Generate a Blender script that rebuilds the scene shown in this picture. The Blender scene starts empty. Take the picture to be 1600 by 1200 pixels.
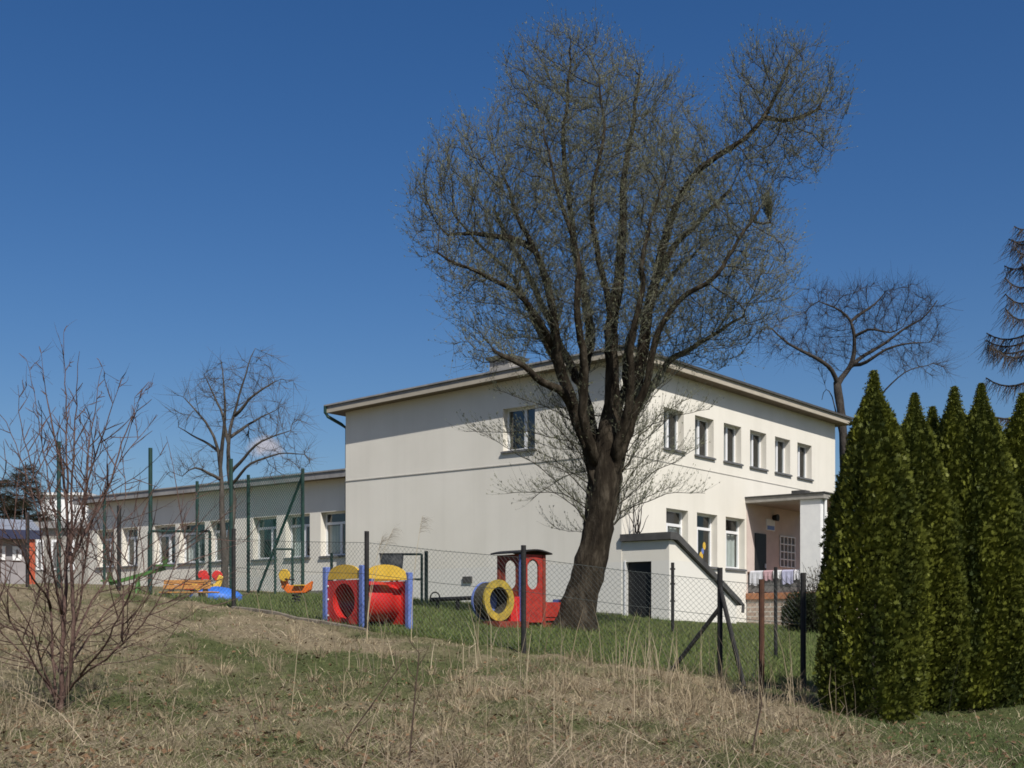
import bpy, math, random
import numpy as np
from mathutils import Vector
random.seed(7)
RNG = np.random.default_rng(11)
SC = bpy.context.scene
COL = SC.collection
EYE = 1.5
F = 2003.0            # focal length in photo pixels
HOR = 985.0           # row of the eye level

def at(px, py, D):
    return np.array([(px-800)/F*D, D, EYE+(HOR-py)/F*D])

# ------------------------------------------------------------------ objects
def link(o, parent=None):
    COL.objects.link(o)
    if parent is not None: o.parent = parent
    return o

def tag(o, label=None, cat=None, group=None, kind=None):
    if label: o['label'] = label
    if cat: o['category'] = cat
    if group: o['group'] = group
    if kind: o['kind'] = kind
    return o

def thing(name, label, cat, loc=(0,0,0), rz=0.0, group=None):
    o = bpy.data.objects.new(name, None)
    o.empty_display_size = .2
    o.location = loc; o.rotation_euler = (0,0,rz)
    link(o)
    return tag(o, label, cat, group)

def copy_thing(root, label, loc, rz, scale=(1,1,1)):
    r = root.copy(); COL.objects.link(r)
    r.location = loc; r.rotation_euler = (0,0,rz); r.scale = scale; r['label'] = label
    for ch in list(root.children):
        c = ch.copy(); COL.objects.link(c); c.parent = r
        for g in list(ch.children):
            d = g.copy(); COL.objects.link(d); d.parent = c
    return r

def mesh_np(name, V, faces, mat=None, parent=None, col=None, smooth=False):
    """faces: list of (M,k) int arrays"""
    V = np.asarray(V, dtype=np.float32)
    me = bpy.data.meshes.new(name)
    me.vertices.add(len(V)); me.vertices.foreach_set('co', V.ravel())
    loops = np.concatenate([f.ravel() for f in faces]).astype(np.int32)
    cnt = np.concatenate([np.full(len(f), f.shape[1], np.int32) for f in faces])
    start = np.concatenate([[0], np.cumsum(cnt)[:-1]]).astype(np.int32)
    me.loops.add(len(loops)); me.loops.foreach_set('vertex_index', loops)
    me.polygons.add(len(cnt)); me.polygons.foreach_set('loop_start', start)
    me.update(calc_edges=True)
    if smooth: me.polygons.foreach_set('use_smooth', np.ones(len(cnt), dtype=bool))
    if col is not None:
        a = me.attributes.new('Col', 'FLOAT_COLOR', 'POINT')
        c = np.ones((len(V),4), np.float32); c[:,:3] = col
        a.data.foreach_set('color', c.ravel())
    if mat: me.materials.append(mat)
    o = bpy.data.objects.new(name, me)
    return link(o, parent)

class MB:
    def __init__(s): s.v=[]; s.f=[]
    def add(s, verts, faces):
        n=len(s.v); s.v += [tuple(float(c) for c in p) for p in verts]; s.f += [tuple(i+n for i in f) for f in faces]
    def box(s, x0,x1,y0,y1,z0,z1):
        s.hexa([(x0,y0,z0),(x1,y0,z0),(x1,y1,z0),(x0,y1,z0),(x0,y0,z1),(x1,y0,z1),(x1,y1,z1),(x0,y1,z1)])
    def hexa(s, p):
        s.add(p, [(0,3,2,1),(4,5,6,7),(0,1,5,4),(1,2,6,5),(2,3,7,6),(3,0,4,7)])
    def quad(s, a,b,c,d): s.add([a,b,c,d],[(0,1,2,3)])
    def tube(s, pts, r, n=8, cap=True):
        pts=[Vector(p) for p in pts]
        if not hasattr(r,'__len__'): r=[r]*len(pts)
        rings=[]
        for i,p in enumerate(pts):
            d=(pts[min(i+1,len(pts)-1)]-pts[max(i-1,0)]).normalized()
            ref=Vector((0,0,1)) if abs(d.z)<.9 else Vector((1,0,0))
            x=d.cross(ref).normalized(); y=d.cross(x).normalized()
            rings.append([p+(x*math.cos(2*math.pi*k/n)+y*math.sin(2*math.pi*k/n))*r[i] for k in range(n)])
        fs=[]
        for i in range(len(pts)-1):
            for k in range(n):
                fs.append((i*n+k, i*n+(k+1)%n, (i+1)*n+(k+1)%n, (i+1)*n+k))
        if cap: fs += [tuple(range(n))[::-1], tuple((len(pts)-1)*n+k for k in range(n))]
        s.add([v for R in rings for v in R], fs)
    def bar(s, a, b, w, h):
        a=Vector(a); b=Vector(b); d=(b-a).normalized()
        ref=Vector((0,0,1)) if abs(d.z)<.95 else Vector((0,1,0))
        x=d.cross(ref).normalized()*w/2; y=x.cross(d).normalized()*h/2
        s.hexa([a-x-y,a+x-y,a+x+y,a-x+y,b-x-y,b+x-y,b+x+y,b-x+y])
    def prism(s, outline, y0, y1):      # outline in xz, extruded along y
        n=len(outline)
        v=[(x,y0,z) for x,z in outline]+[(x,y1,z) for x,z in outline]
        s.add(v, [tuple(range(n)), tuple(range(2*n-1,n-1,-1))]+[(i,n+i,n+(i+1)%n,(i+1)%n) for i in range(n)])
    def build(s, name, mat, parent=None, bevel=0, smooth=False):
        me=bpy.data.meshes.new(name); me.from_pydata(s.v,[],s.f); me.update()
        me.materials.append(mat)
        if smooth:
            me.polygons.foreach_set('use_smooth', [True]*len(me.polygons))
        o=bpy.data.objects.new(name,me); link(o,parent)
        if bevel:
            m=o.modifiers.new('bevel','BEVEL'); m.width=bevel; m.segments=2; m.limit_method='ANGLE'
        return o

# ------------------------------------------------------------------ materials
def new_mat(name):
    m=bpy.data.materials.new(name); m.use_nodes=True
    nt=m.node_tree; b=nt.nodes['Principled BSDF']
    return m, nt, b
def noise(nt, scale, detail=5, rough=.6, stretch=(1,1,1), coord='Object'):
    tc=nt.nodes.new('ShaderNodeTexCoord'); mp=nt.nodes.new('ShaderNodeMapping')
    mp.inputs['Scale'].default_value=stretch
    nt.links.new(tc.outputs[coord], mp.inputs['Vector'])
    n=nt.nodes.new('ShaderNodeTexNoise'); n.inputs['Scale'].default_value=scale
    n.inputs['Detail'].default_value=detail; n.inputs['Roughness'].default_value=rough
    nt.links.new(mp.outputs[0], n.inputs['Vector'])
    return n
def ramp(nt, src, stops):
    r=nt.nodes.new('ShaderNodeValToRGB'); e=r.color_ramp.elements
    e[0].position=stops[0][0]; e[0].color=(*stops[0][1],1); e[1].position=stops[-1][0]; e[1].color=(*stops[-1][1],1)
    for p,c in stops[1:-1]:
        k=e.new(p); k.color=(*c,1)
    nt.links.new(src, r.inputs['Fac']); return r
def pm(name, c1, c2, scale=4, rough=.8, bump=0, bscale=None, stretch=(1,1,1), lo=.3, hi=.7, spec=.3, metal=0):
    m,nt,b=new_mat(name)
    n=noise(nt,scale,stretch=stretch); r=ramp(nt,n.outputs['Fac'],[(lo,c1),(hi,c2)])
    nt.links.new(r.outputs[0], b.inputs['Base Color'])
    b.inputs['Roughness'].default_value=rough; b.inputs['Specular IOR Level'].default_value=spec; b.inputs['Metallic'].default_value=metal
    if bump:
        n2=noise(nt, bscale or scale*4, stretch=stretch)
        bp=nt.nodes.new('ShaderNodeBump'); bp.inputs['Strength'].default_value=bump; bp.inputs['Distance'].default_value=.03
        nt.links.new(n2.outputs['Fac'], bp.inputs['Height']); nt.links.new(bp.outputs[0], b.inputs['Normal'])
    return m
def attr_mat(name, rough=.8, transl=0.0, spec=.2):
    m,nt,b=new_mat(name)
    a=nt.nodes.new('ShaderNodeAttribute'); a.attribute_name='Col'
    nt.links.new(a.outputs['Color'], b.inputs['Base Color'])
    b.inputs['Roughness'].default_value=rough; b.inputs['Specular IOR Level'].default_value=spec
    if transl:
        t=nt.nodes.new('ShaderNodeBsdfTranslucent'); mx=nt.nodes.new('ShaderNodeMixShader'); mx.inputs[0].default_value=transl
        nt.links.new(a.outputs['Color'], t.inputs['Color'])
        nt.links.new(b.outputs[0], mx.inputs[1]); nt.links.new(t.outputs[0], mx.inputs[2])
        nt.links.new(mx.outputs[0], nt.nodes['Material Output'].inputs['Surface'])
    return m

def render_wall_mat():
    m,nt,b=new_mat('cream_render')
    big=noise(nt,.35,4,.6); st=noise(nt,1.0,5,.65,stretch=(1.6,1.6,.06)); fine=noise(nt,30,4,.7)
    r1=ramp(nt,big.outputs['Fac'],[(.3,(.715,.68,.60)),(.7,(.79,.755,.675))])
    r2=ramp(nt,st.outputs['Fac'],[(.32,(.86,.86,.85)),(.55,(1,1,1))])
    mx=nt.nodes.new('ShaderNodeMixRGB'); mx.blend_type='MULTIPLY'; mx.inputs[0].default_value=.36
    nt.links.new(r1.outputs[0],mx.inputs[1]); nt.links.new(r2.outputs[0],mx.inputs[2])
    # repainted band along the foot of the walls
    tc=nt.nodes.new('ShaderNodeTexCoord'); sp=nt.nodes.new('ShaderNodeSeparateXYZ'); nt.links.new(tc.outputs['Object'],sp.inputs[0])
    lt=nt.nodes.new('ShaderNodeMath'); lt.operation='LESS_THAN'; lt.inputs[1].default_value=2.03; nt.links.new(sp.outputs['Z'],lt.inputs[0])
    sc=nt.nodes.new('ShaderNodeMath'); sc.operation='MULTIPLY'; sc.inputs[1].default_value=.6; nt.links.new(lt.outputs[0],sc.inputs[0])
    m2=nt.nodes.new('ShaderNodeMixRGB'); m2.inputs[2].default_value=(.70,.69,.65,1)
    nt.links.new(sc.outputs[0],m2.inputs[0]); nt.links.new(mx.outputs[0],m2.inputs[1])
    nt.links.new(m2.outputs[0],b.inputs['Base Color']); b.inputs['Roughness'].default_value=.9; b.inputs['Specular IOR Level'].default_value=.2
    bp=nt.nodes.new('ShaderNodeBump'); bp.inputs['Strength'].default_value=.25; bp.inputs['Distance'].default_value=.01
    nt.links.new(fine.outputs['Fac'],bp.inputs['Height']); nt.links.new(bp.outputs[0],b.inputs['Normal'])
    return m
def glass_mat():
    m,nt,b=new_mat('window_glass')
    t=nt.nodes.new('ShaderNodeBsdfTransparent'); t.inputs['Color'].default_value=(.72,.78,.78,1)
    g=nt.nodes.new('ShaderNodeBsdfGlossy'); g.inputs['Roughness'].default_value=.03; g.inputs['Color'].default_value=(1,1,1,1)
    mx=nt.nodes.new('ShaderNodeMixShader'); mx.inputs[0].default_value=.11
    nt.links.new(t.outputs[0],mx.inputs[1]); nt.links.new(g.outputs[0],mx.inputs[2])
    nt.links.new(mx.outputs[0],nt.nodes['Material Output'].inputs['Surface'])
    return m
def brick_mat():
    m,nt,b=new_mat('old_brick')
    tc=nt.nodes.new('ShaderNodeTexCoord'); sp=nt.nodes.new('ShaderNodeSeparateXYZ'); nt.links.new(tc.outputs['Object'],sp.inputs[0])
    ad=nt.nodes.new('ShaderNodeMath'); nt.links.new(sp.outputs['X'],ad.inputs[0]); nt.links.new(sp.outputs['Y'],ad.inputs[1])
    cb=nt.nodes.new('ShaderNodeCombineXYZ'); nt.links.new(ad.outputs[0],cb.inputs['X']); nt.links.new(sp.outputs['Z'],cb.inputs['Y'])
    br=nt.nodes.new('ShaderNodeTexBrick'); br.inputs['Scale'].default_value=1; br.inputs['Brick Width'].default_value=.5; br.inputs['Row Height'].default_value=.16
    br.inputs['Mortar Size'].default_value=.02
    br.inputs['Color1'].default_value=(.42,.33,.27,1); br.inputs['Color2'].default_value=(.33,.25,.2,1); br.inputs['Mortar'].default_value=(.5,.47,.42,1)
    nt.links.new(cb.outputs[0],br.inputs['Vector']); nt.links.new(br.outputs['Color'],b.inputs['Base Color']); b.inputs['Roughness'].default_value=.9
    return m

M={}
M['wall']=render_wall_mat()
M['glass']=glass_mat()
M['brick']=brick_mat()
M['frame']=pm('white_window_frame',(.74,.75,.76),(.8,.8,.8),6,.35)
M['sill']=pm('grey_tin_sill',(.1,.1,.1),(.15,.15,.15),5,.5)
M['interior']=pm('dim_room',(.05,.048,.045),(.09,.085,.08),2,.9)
M['curtain']=pm('pale_curtain',(.55,.55,.52),(.7,.7,.68),3,.9)
M['fascia']=pm('beige_fascia',(.37,.33,.265),(.47,.42,.34),2,.8,stretch=(1,1,4))
M['soffit']=pm('brown_soffit',(.16,.12,.08),(.22,.17,.12),2,.85)
M['roof']=pm('grey_sheet_roof',(.2,.195,.195),(.34,.325,.31),.9,.6,stretch=(1,2.2,1))
M['felt']=pm('dark_roof_felt',(.05,.05,.05),(.09,.088,.085),3,.9)
M['string']=pm('grey_string',(.38,.36,.33),(.48,.46,.42),4,.8)
M['plinth']=pm('dark_plinth',(.16,.15,.14),(.24,.23,.21),3,.9,.3)
M['green_post']=pm('dark_green_paint',(.012,.035,.03),(.02,.055,.045),8,.45)
M['black_post']=pm('black_tar_paint',(.012,.012,.013),(.03,.028,.026),10,.6,.3)
M['rust']=pm('rusty_iron',(.06,.03,.02),(.11,.05,.03),12,.8,.3)
M['wire']=pm('grey_green_wire',(.05,.06,.055),(.08,.09,.085),8,.6)
M['net']=pm('green_net',(.02,.09,.075),(.03,.12,.1),8,.8)
M['red']=pm('red_plastic',(.46,.018,.015),(.6,.03,.024),3,.35,spec=.5)
M['dark_red']=pm('weathered_red_paint',(.26,.025,.018),(.42,.045,.03),6,.5,.1)
M['brown_red']=pm('shaded_brown_red_paint',(.15,.035,.022),(.27,.055,.033),6,.6,.1)  # red-brown paint with the shade of the cab's left face put into it
M['yellow']=pm('yellow_plastic',(.58,.36,.035),(.72,.46,.06),3,.4,spec=.5)
M['blue']=pm('violet_blue_plastic',(.10,.155,.42),(.15,.21,.5),3,.4,spec=.5)
M['tarp']=pm('blue_tarp',(.03,.12,.5),(.05,.18,.6),3,.5)
M['orange_wood']=pm('orange_varnished_wood',(.42,.2,.06),(.58,.3,.1),9,.5,.1,stretch=(.3,6,6))
M['orange']=pm('orange_plastic',(.7,.14,.02),(.8,.2,.03),3,.4)
M['green']=pm('bright_green_plastic',(.05,.14,.03),(.075,.19,.04),3,.5)
M['dark_door']=pm('dark_door_paint',(.011,.011,.012),(.02,.02,.02),5,.5)
M['white']=pm('white_paint',(.72,.72,.72),(.8,.8,.79),4,.6)
M['concrete']=pm('weathered_concrete',(.26,.245,.22),(.36,.34,.31),6,.95,.4)
M['old_kerb']=pm('soiled_kerb',(.13,.11,.085),(.24,.21,.17),5,.95,.4)
M['boiler']=pm('weathered_shaded_boiler',(.03,.028,.022),(.09,.08,.055),6,.7,.2)  # dark boiler paint, deepened so the colour carries the shade inside the tube
M['old_yellow']=pm('scuffed_yellow_paint',(.22,.17,.04),(.52,.37,.05),7,.6,.15)
M['porch_wall']=pm('pinkish_plaster',(.52,.43,.39),(.61,.52,.47),2,.9)
M['terracotta']=pm('terracotta_ledge',(.3,.13,.07),(.4,.19,.1),4,.8)
M['grey_panel']=pm('grey_panel',(.12,.12,.12),(.18,.175,.17),3,.7)
M['wave_roof']=pm('blue_grey_tiles',(.2,.22,.27),(.27,.29,.33),3,.8)
M['house_wall']=pm('lilac_grey_plaster',(.24,.225,.235),(.31,.295,.3),2,.9)

# ------------------------------------------------------------------ terrain
CP=np.array([ # x, y, height relative to the eye
 (0,0,-1.5),(-3,0,-1.45),(3,0,-1.5),(0,5,-1.22),(0,9,-1.0),(-3,9,-.92),(3,9.5,-1.05),(6,9,-1.15),(-4.3,12,-.74),(-8,12,-.55),
 (5.5,15.5,-1.1),(9,17,-1.05),(12,14,-1.15),(-2.56,22.6,0),(.19,20.9,-.36),(3.25,20,-.77),(4.3,18.9,-.9),(.2,27,.1),(1.47,28,0.0),
 (-2.72,23.6,.03),(-7.6,29,.6),(-5,30,.67),(-2.3,34,.71),(-5.84,45,1.22),(3.25,38,.44),(8,43,.24),(12.6,50,.15),(-20,56,2.05),
 (-12,30,.88),(-7.97,26,.80),(-5.39,24.8,.43),(-8,20,.35),(-4,17,-.35),(0,16,-.66),(12,24,-.9),(20,30,-.9),(-20,25,.9),(-12,20,.45),
 (-30,80,2.6),(0,80,2.0),(30,80,.2),(-45,60,2.3),(45,60,-.4),(-40,20,.8),(40,20,-1.2),(-10,3,-1.0),(10,3,-1.4)],float)
def _k(r): return np.where(r>1e-6, r*r*np.log(np.maximum(r,1e-6)), 0)
_n=len(CP); _d=np.hypot(CP[:,None,0]-CP[None,:,0], CP[:,None,1]-CP[None,:,1])/20
_A=np.zeros((_n+3,_n+3)); _A[:_n,:_n]=_k(_d)+np.eye(_n)*.004; _A[:_n,_n]=1; _A[:_n,_n+1:]=CP[:,:2]/20; _A[_n:,:_n]=_A[:_n,_n:].T
_w=np.linalg.solve(_A, np.concatenate([CP[:,2],[0,0,0]]))
def vnoise(x,y,s=0):
    xi=np.floor(x).astype(int); yi=np.floor(y).astype(int); fx=x-xi; fy=y-yi
    fx=fx*fx*(3-2*fx); fy=fy*fy*(3-2*fy)
    def h(a,b):
        n=(a*374761393+b*668265263+s*974711)&0x7fffffff
        n=((n^(n>>13))*1274126177)&0x7fffffff
        return ((n^(n>>16))&0xffff)/65535.0
    return (h(xi,yi)*(1-fx)+h(xi+1,yi)*fx)*(1-fy)+(h(xi,yi+1)*(1-fx)+h(xi+1,yi+1)*fx)*fy
def fbm(x,y,s=0): return vnoise(x,y,s)*.55+vnoise(x*2.1,y*2.1,s+1)*.28+vnoise(x*4.3,y*4.3,s+2)*.17
FL=np.array([(-40,30),(-20,29),(-13,27.6),(-7.97,26),(-5.39,24.8),(-2.56,22.6),(.19,20.9),(3.25,20),(4.3,18.9),(5.2,17.6),(7,17.2),(40,17)],float)
def fence_y(x): return np.interp(x,FL[:,0],FL[:,1])
def ground(x,y,detail=True):
    x=np.asarray(x,float); y=np.asarray(y,float)
    xc=np.clip(x,-48,48); yc=np.clip(y,-5,85)
    r=np.sqrt((xc[...,None]-CP[:,0])**2+(yc[...,None]-CP[:,1])**2)/20
    z=(_k(r)*_w[:_n]).sum(-1)+_w[_n]+xc/20*_w[_n+1]+yc/20*_w[_n+2]
    if detail:
        inside=np.clip((y-fence_y(x))/.6,0,1)
        amp=.2*(1-inside)+.05*inside
        near=np.clip((70-y)/20,0,1)
        z=z+(fbm(x*.9,y*.9,3)-.5)*amp*near+(fbm(x*2.7,y*2.7,9)-.5)*amp*.75*near
    return z+EYE
def gz(x,y): return float(ground(np.array([x]),np.array([y]))[0])

def greenness(x,y):
    ins=np.clip((y-fence_y(x))/.35,0,1)
    def ga(cx,cy,sx,sy): return np.exp(-((x-cx)/sx)**2-((y-cy)/sy)**2)
    g=.33+1.2*(fbm(x*.55,y*.4,21)-.5)+1.5*(fbm(x*1.9,y*1.5,31)-.5)
    g=g+.55*ga(-2.6,15.5,2.2,2.4)+.35*ga(-3.6,9.6,1.6,.8)+.25*ga(1.2,11.5,1.5,1.2)+.5*ga(-1.0,18,2,1.2)
    g=g-.45*ga(2.2,15.2,2.6,2.2)-.3*ga(0,9.2,3,.6)-.35*ga(-8,20,5,5)
    g=g+1.6*np.clip((x-3.2)/.6,0,1)*np.clip((y-8.6)/1.0,0,1)*np.clip((19.3-y)/.6,0,1)
    lawn=.95+.5*(fbm(x*.8,y*.8,41)-.5)-.8*np.clip((-6.5-x)/2.5,0,1)
    return np.clip(g*(1-ins)+lawn*ins,0,1)

ys=np.concatenate([np.linspace(-40,2,12,endpoint=False),np.linspace(2,24,150,endpoint=False),np.linspace(24,60,110,endpoint=False),np.linspace(60,120,30,endpoint=False),np.geomspace(120,3500,24)])
xs=np.concatenate([-np.geomspace(3500,40,26,endpoint=False),np.linspace(-40,-14,36,endpoint=False),np.linspace(-14,14,190,endpoint=False),np.linspace(14,40,36,endpoint=False),np.geomspace(40,3500,26)])
GX,GY=np.meshgrid(xs,ys)
GZ=ground(GX.ravel(),GY.ravel())
nx,ny=len(xs),len(ys)
idx=np.arange(nx*ny).reshape(ny,nx)
quads=np.stack([idx[:-1,:-1],idx[:-1,1:],idx[1:,1:],idx[1:,:-1]],-1).reshape(-1,4)
gcol=np.zeros((nx*ny,3)); gcol[:,0]=greenness(GX.ravel(),GY.ravel()); gcol[:,1]=np.clip((GY.ravel()-fence_y(GX.ravel()))/.35,0,1)
def ground_mat():
    m,nt,b=new_mat('meadow_soil')
    a=nt.nodes.new('ShaderNodeAttribute'); a.attribute_name='Col'
    sp=nt.nodes.new('ShaderNodeSeparateColor'); nt.links.new(a.outputs['Color'],sp.inputs[0])
    n1=noise(nt,3,8,.7); n2=noise(nt,14,8,.75); n3=noise(nt,1.1,5,.6)
    straw=ramp(nt,n2.outputs['Fac'],[(.25,(.085,.062,.042)),(.5,(.195,.158,.10)),(.75,(.36,.305,.20))])
    grass=ramp(nt,n2.outputs['Fac'],[(.3,(.04,.048,.019)),(.55,(.08,.092,.036)),(.8,(.16,.155,.072))])
    ad=nt.nodes.new('ShaderNodeMath'); ad.operation='MULTIPLY_ADD'; ad.inputs[1].default_value=1.0
    sb=nt.nodes.new('ShaderNodeMath'); sb.operation='SUBTRACT'; sb.inputs[1].default_value=.5; nt.links.new(n1.outputs['Fac'],sb.inputs[0])
    nt.links.new(sb.outputs[0],ad.inputs[0]); nt.links.new(sp.outputs[0],ad.inputs[2])
    cl=ramp(nt,ad.outputs[0],[(.1,(0,0,0)),(.85,(1,1,1))])
    mx=nt.nodes.new('ShaderNodeMixRGB'); nt.links.new(cl.outputs[0],mx.inputs[0]); nt.links.new(straw.outputs[0],mx.inputs[1]); nt.links.new(grass.outputs[0],mx.inputs[2])
    nt.links.new(mx.outputs[0],b.inputs['Base Color']); b.inputs['Roughness'].default_value=.95; b.inputs['Specular IOR Level'].default_value=.1
    bp=nt.nodes.new('ShaderNodeBump'); bp.inputs['Strength'].default_value=.7; bp.inputs['Distance'].default_value=.05
    nt.links.new(n2.outputs['Fac'],bp.inputs['Height']); nt.links.new(bp.outputs[0],b.inputs['Normal'])
    return m
g=mesh_np('ground',np.stack([GX.ravel(),GY.ravel(),GZ],1),[quads],ground_mat(),col=gcol,smooth=True); g['kind']='structure'

# ------------------------------------------------------------------ grass blades
def blades(n, ysel, xlim, keep, length, width, lean, droop, colf, seed):
    r=np.random.default_rng(seed)
    y0,y1=ysel
    y=1/(1/y0+(1/y1-1/y0)*r.random(n))           # density falls with distance squared
    x=(r.random(n)*2-1)*xlim*y
    k=r.random(n)<keep(x,y); x,y=x[k],y[k]; n=len(x)
    z=ground(x,y)-.015
    L=length[0]+(length[1]-length[0])*r.random(n)**1.6
    W=width[0]+(width[1]-width[0])*r.random(n)
    W=W*np.clip(y/11,1,2.2)
    th=r.random(n)*2*np.pi; le=lean[0]+(lean[1]-lean[0])*r.random(n)
    d=np.stack([np.cos(th)*np.sin(le),np.sin(th)*np.sin(le),np.cos(le)],1)
    th2=th+r.normal(0,.5,n); dr=droop*r.random(n)
    le2=np.clip(le+dr,0,1.75)
    d2=np.stack([np.cos(th2)*np.sin(le2),np.sin(th2)*np.sin(le2),np.cos(le2)],1)
    ph=r.random(n)*np.pi
    w=np.stack([np.cos(ph),np.sin(ph)*.5,r.normal(0,.15,n)],1)*W[:,None]/2
    P=np.stack([x,y,z],1); Q=P+d*(L*.55)[:,None]; T=Q+d2*(L*.45)[:,None]
    V=np.stack([P-w,P+w,Q+w*.8,Q-w*.8,T],1).reshape(-1,3)
    b=np.arange(n)*5
    q=np.stack([b,b+1,b+2,b+3],1); t=np.stack([b+3,b+2,b+4],1)
    c=np.repeat(colf(r,n,x,y),5,0)
    return V,[q,t],c
def pal(a,bb):
    a=np.array(a); bb=np.array(bb)
    def f(r,n,x,y):
        t=r.random((n,1)); v=.75+.5*r.random((n,1))
        return (a*(1-t)+bb*t)*v
    return f
GM=attr_mat('dry_grass_blades',.8,.15); GG=attr_mat('green_grass_blades',.7,.25)
out=lambda x,y: y<fence_y(x)+.15
ins=lambda x,y: y>=fence_y(x)-.05
def bare(x,y):   # keeps blades off tree foot, paths and the building footprint
    return np.ones_like(x)
V,Fs,c=blades(170000,(7.5,30),.46,lambda x,y: np.where(out(x,y),np.clip(1.0-.7*greenness(x,y),.3,1)*np.clip(.2+2.2*(fbm(x*1.1,y*1.1,55)-.22),0,1),np.where(x<-6,.5,.05)),(.03,.17),(.003,.007),(.5,1.5),.8,pal((.17,.13,.08),(.50,.425,.28)),1)
o=mesh_np('dry_grass',V,Fs,GM,col=c); o['kind']='stuff'
def meadow_col(r,n,x,y):
    dry=pal((.085,.115,.035),(.22,.215,.10))(r,n,x,y); fresh=pal((.045,.085,.022),(.12,.16,.05))(r,n,x,y)
    f=np.clip((x-3.1)/.5,0,1)[:,None]*.85+.0
    f=np.maximum(f,np.clip(3*fbm(x*.8,y*.8,63)-1.5,0,.7)[:,None])
    return dry*(1-f)+fresh*f
V,Fs,c=blades(220000,(7.5,24),.46,lambda x,y: np.where(out(x,y),np.clip(.14+greenness(x,y),0,.9),0),(.03,.12),(.003,.007),(.2,1.3),.9,meadow_col,2)
o=mesh_np('meadow_grass',V,Fs,GG,col=c); o['kind']='stuff'
def lawn_keep(x,y):
    u=(x-3.245)*.612+(y-38)*.791; v=(x-3.245)*-.791+(y-38)*.612
    return np.where(ins(x,y)&~((u>-.3)&(v>-3)),np.clip(greenness(x,y),0,1),0)
V,Fs,c=blades(150000,(16.5,46),.42,lawn_keep,(.06,.2),(.004,.008),(.05,.9),.8,pal((.075,.125,.03),(.18,.2,.07)),3)
o=mesh_np('lawn_grass',V,Fs,GG,col=c); o['kind']='stuff'
# matted straw: long stalks lying on the ground
def straw_keep(x,y):
    def ga(cx,cy,sx,sy): return np.exp(-((x-cx)/sx)**2-((y-cy)/sy)**2)
    s=ga(2.4,15,2.2,2.2)+ga(3.2,18.2,1.2,.8)+.9*ga(.2,9.6,2.6,.9)+.8*ga(-4.9,11.6,1.3,1.2)+.6*ga(1.6,12,1.6,1.0)+.35*ga(-6,19,3,3)+.1
    return np.where(out(x,y),np.clip(s*(.2+1.6*np.clip(fbm(x*1.3,y*1.3,77)-.3,0,1)),0,1)*np.clip(1.25-1.2*greenness(x,y),0,1),0)
V,Fs,c=blades(60000,(7.5,21),.46,straw_keep,(.2,.8),(.003,.006),(1.0,1.6),.5,pal((.17,.125,.085),(.46,.38,.27)),4)
V[:,2]+=.02
o=mesh_np('matted_straw',V,Fs,GM,col=c); o['kind']='stuff'
# standing dead stalks
def stalk_keep(x,y):
    def ga(cx,cy,sx,sy): return np.exp(-((x-cx)/sx)**2-((y-cy)/sy)**2)
    s=1.4*ga(2.7,18.3,1.6,1.5)*np.clip(2.5*fbm(x*1.6,y*1.6,88)-.7,0,1)+.35*ga(-1.6,17,1.0,2.0)*np.clip(2.5*fbm(x*1.6,y*1.6,89)-.8,0,1)+.3*ga(-4.5,12,1,1)+.02+.25*ga(2.4,14.5,1.5,2)+.8*ga(-4.6,12.1,.35,.4)+.25*ga(-.2,9.6,.8,.5)+.7*ga(-1.9,16.5,.3,.5)+.6*ga(-1.2,17,.25,.4)+.5*ga(3.4,14.5,.5,.8)+.5*ga(1.0,19,2,1)
    s=s*np.clip((y-8)/7,.22,1)
    return np.where(out(x,y),s*np.where(x>3.3+np.clip((y-15)*.3,0,1),.06,1),0)
V,Fs,c=blades(9000,(8.3,21.5),.44,stalk_keep,(.18,1.15),(.005,.008),(.0,.35),.35,pal((.23,.18,.115),(.43,.36,.25)),5)
o=mesh_np('standing_stalks',V,Fs,GM,col=c); o['kind']='stuff'

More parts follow.
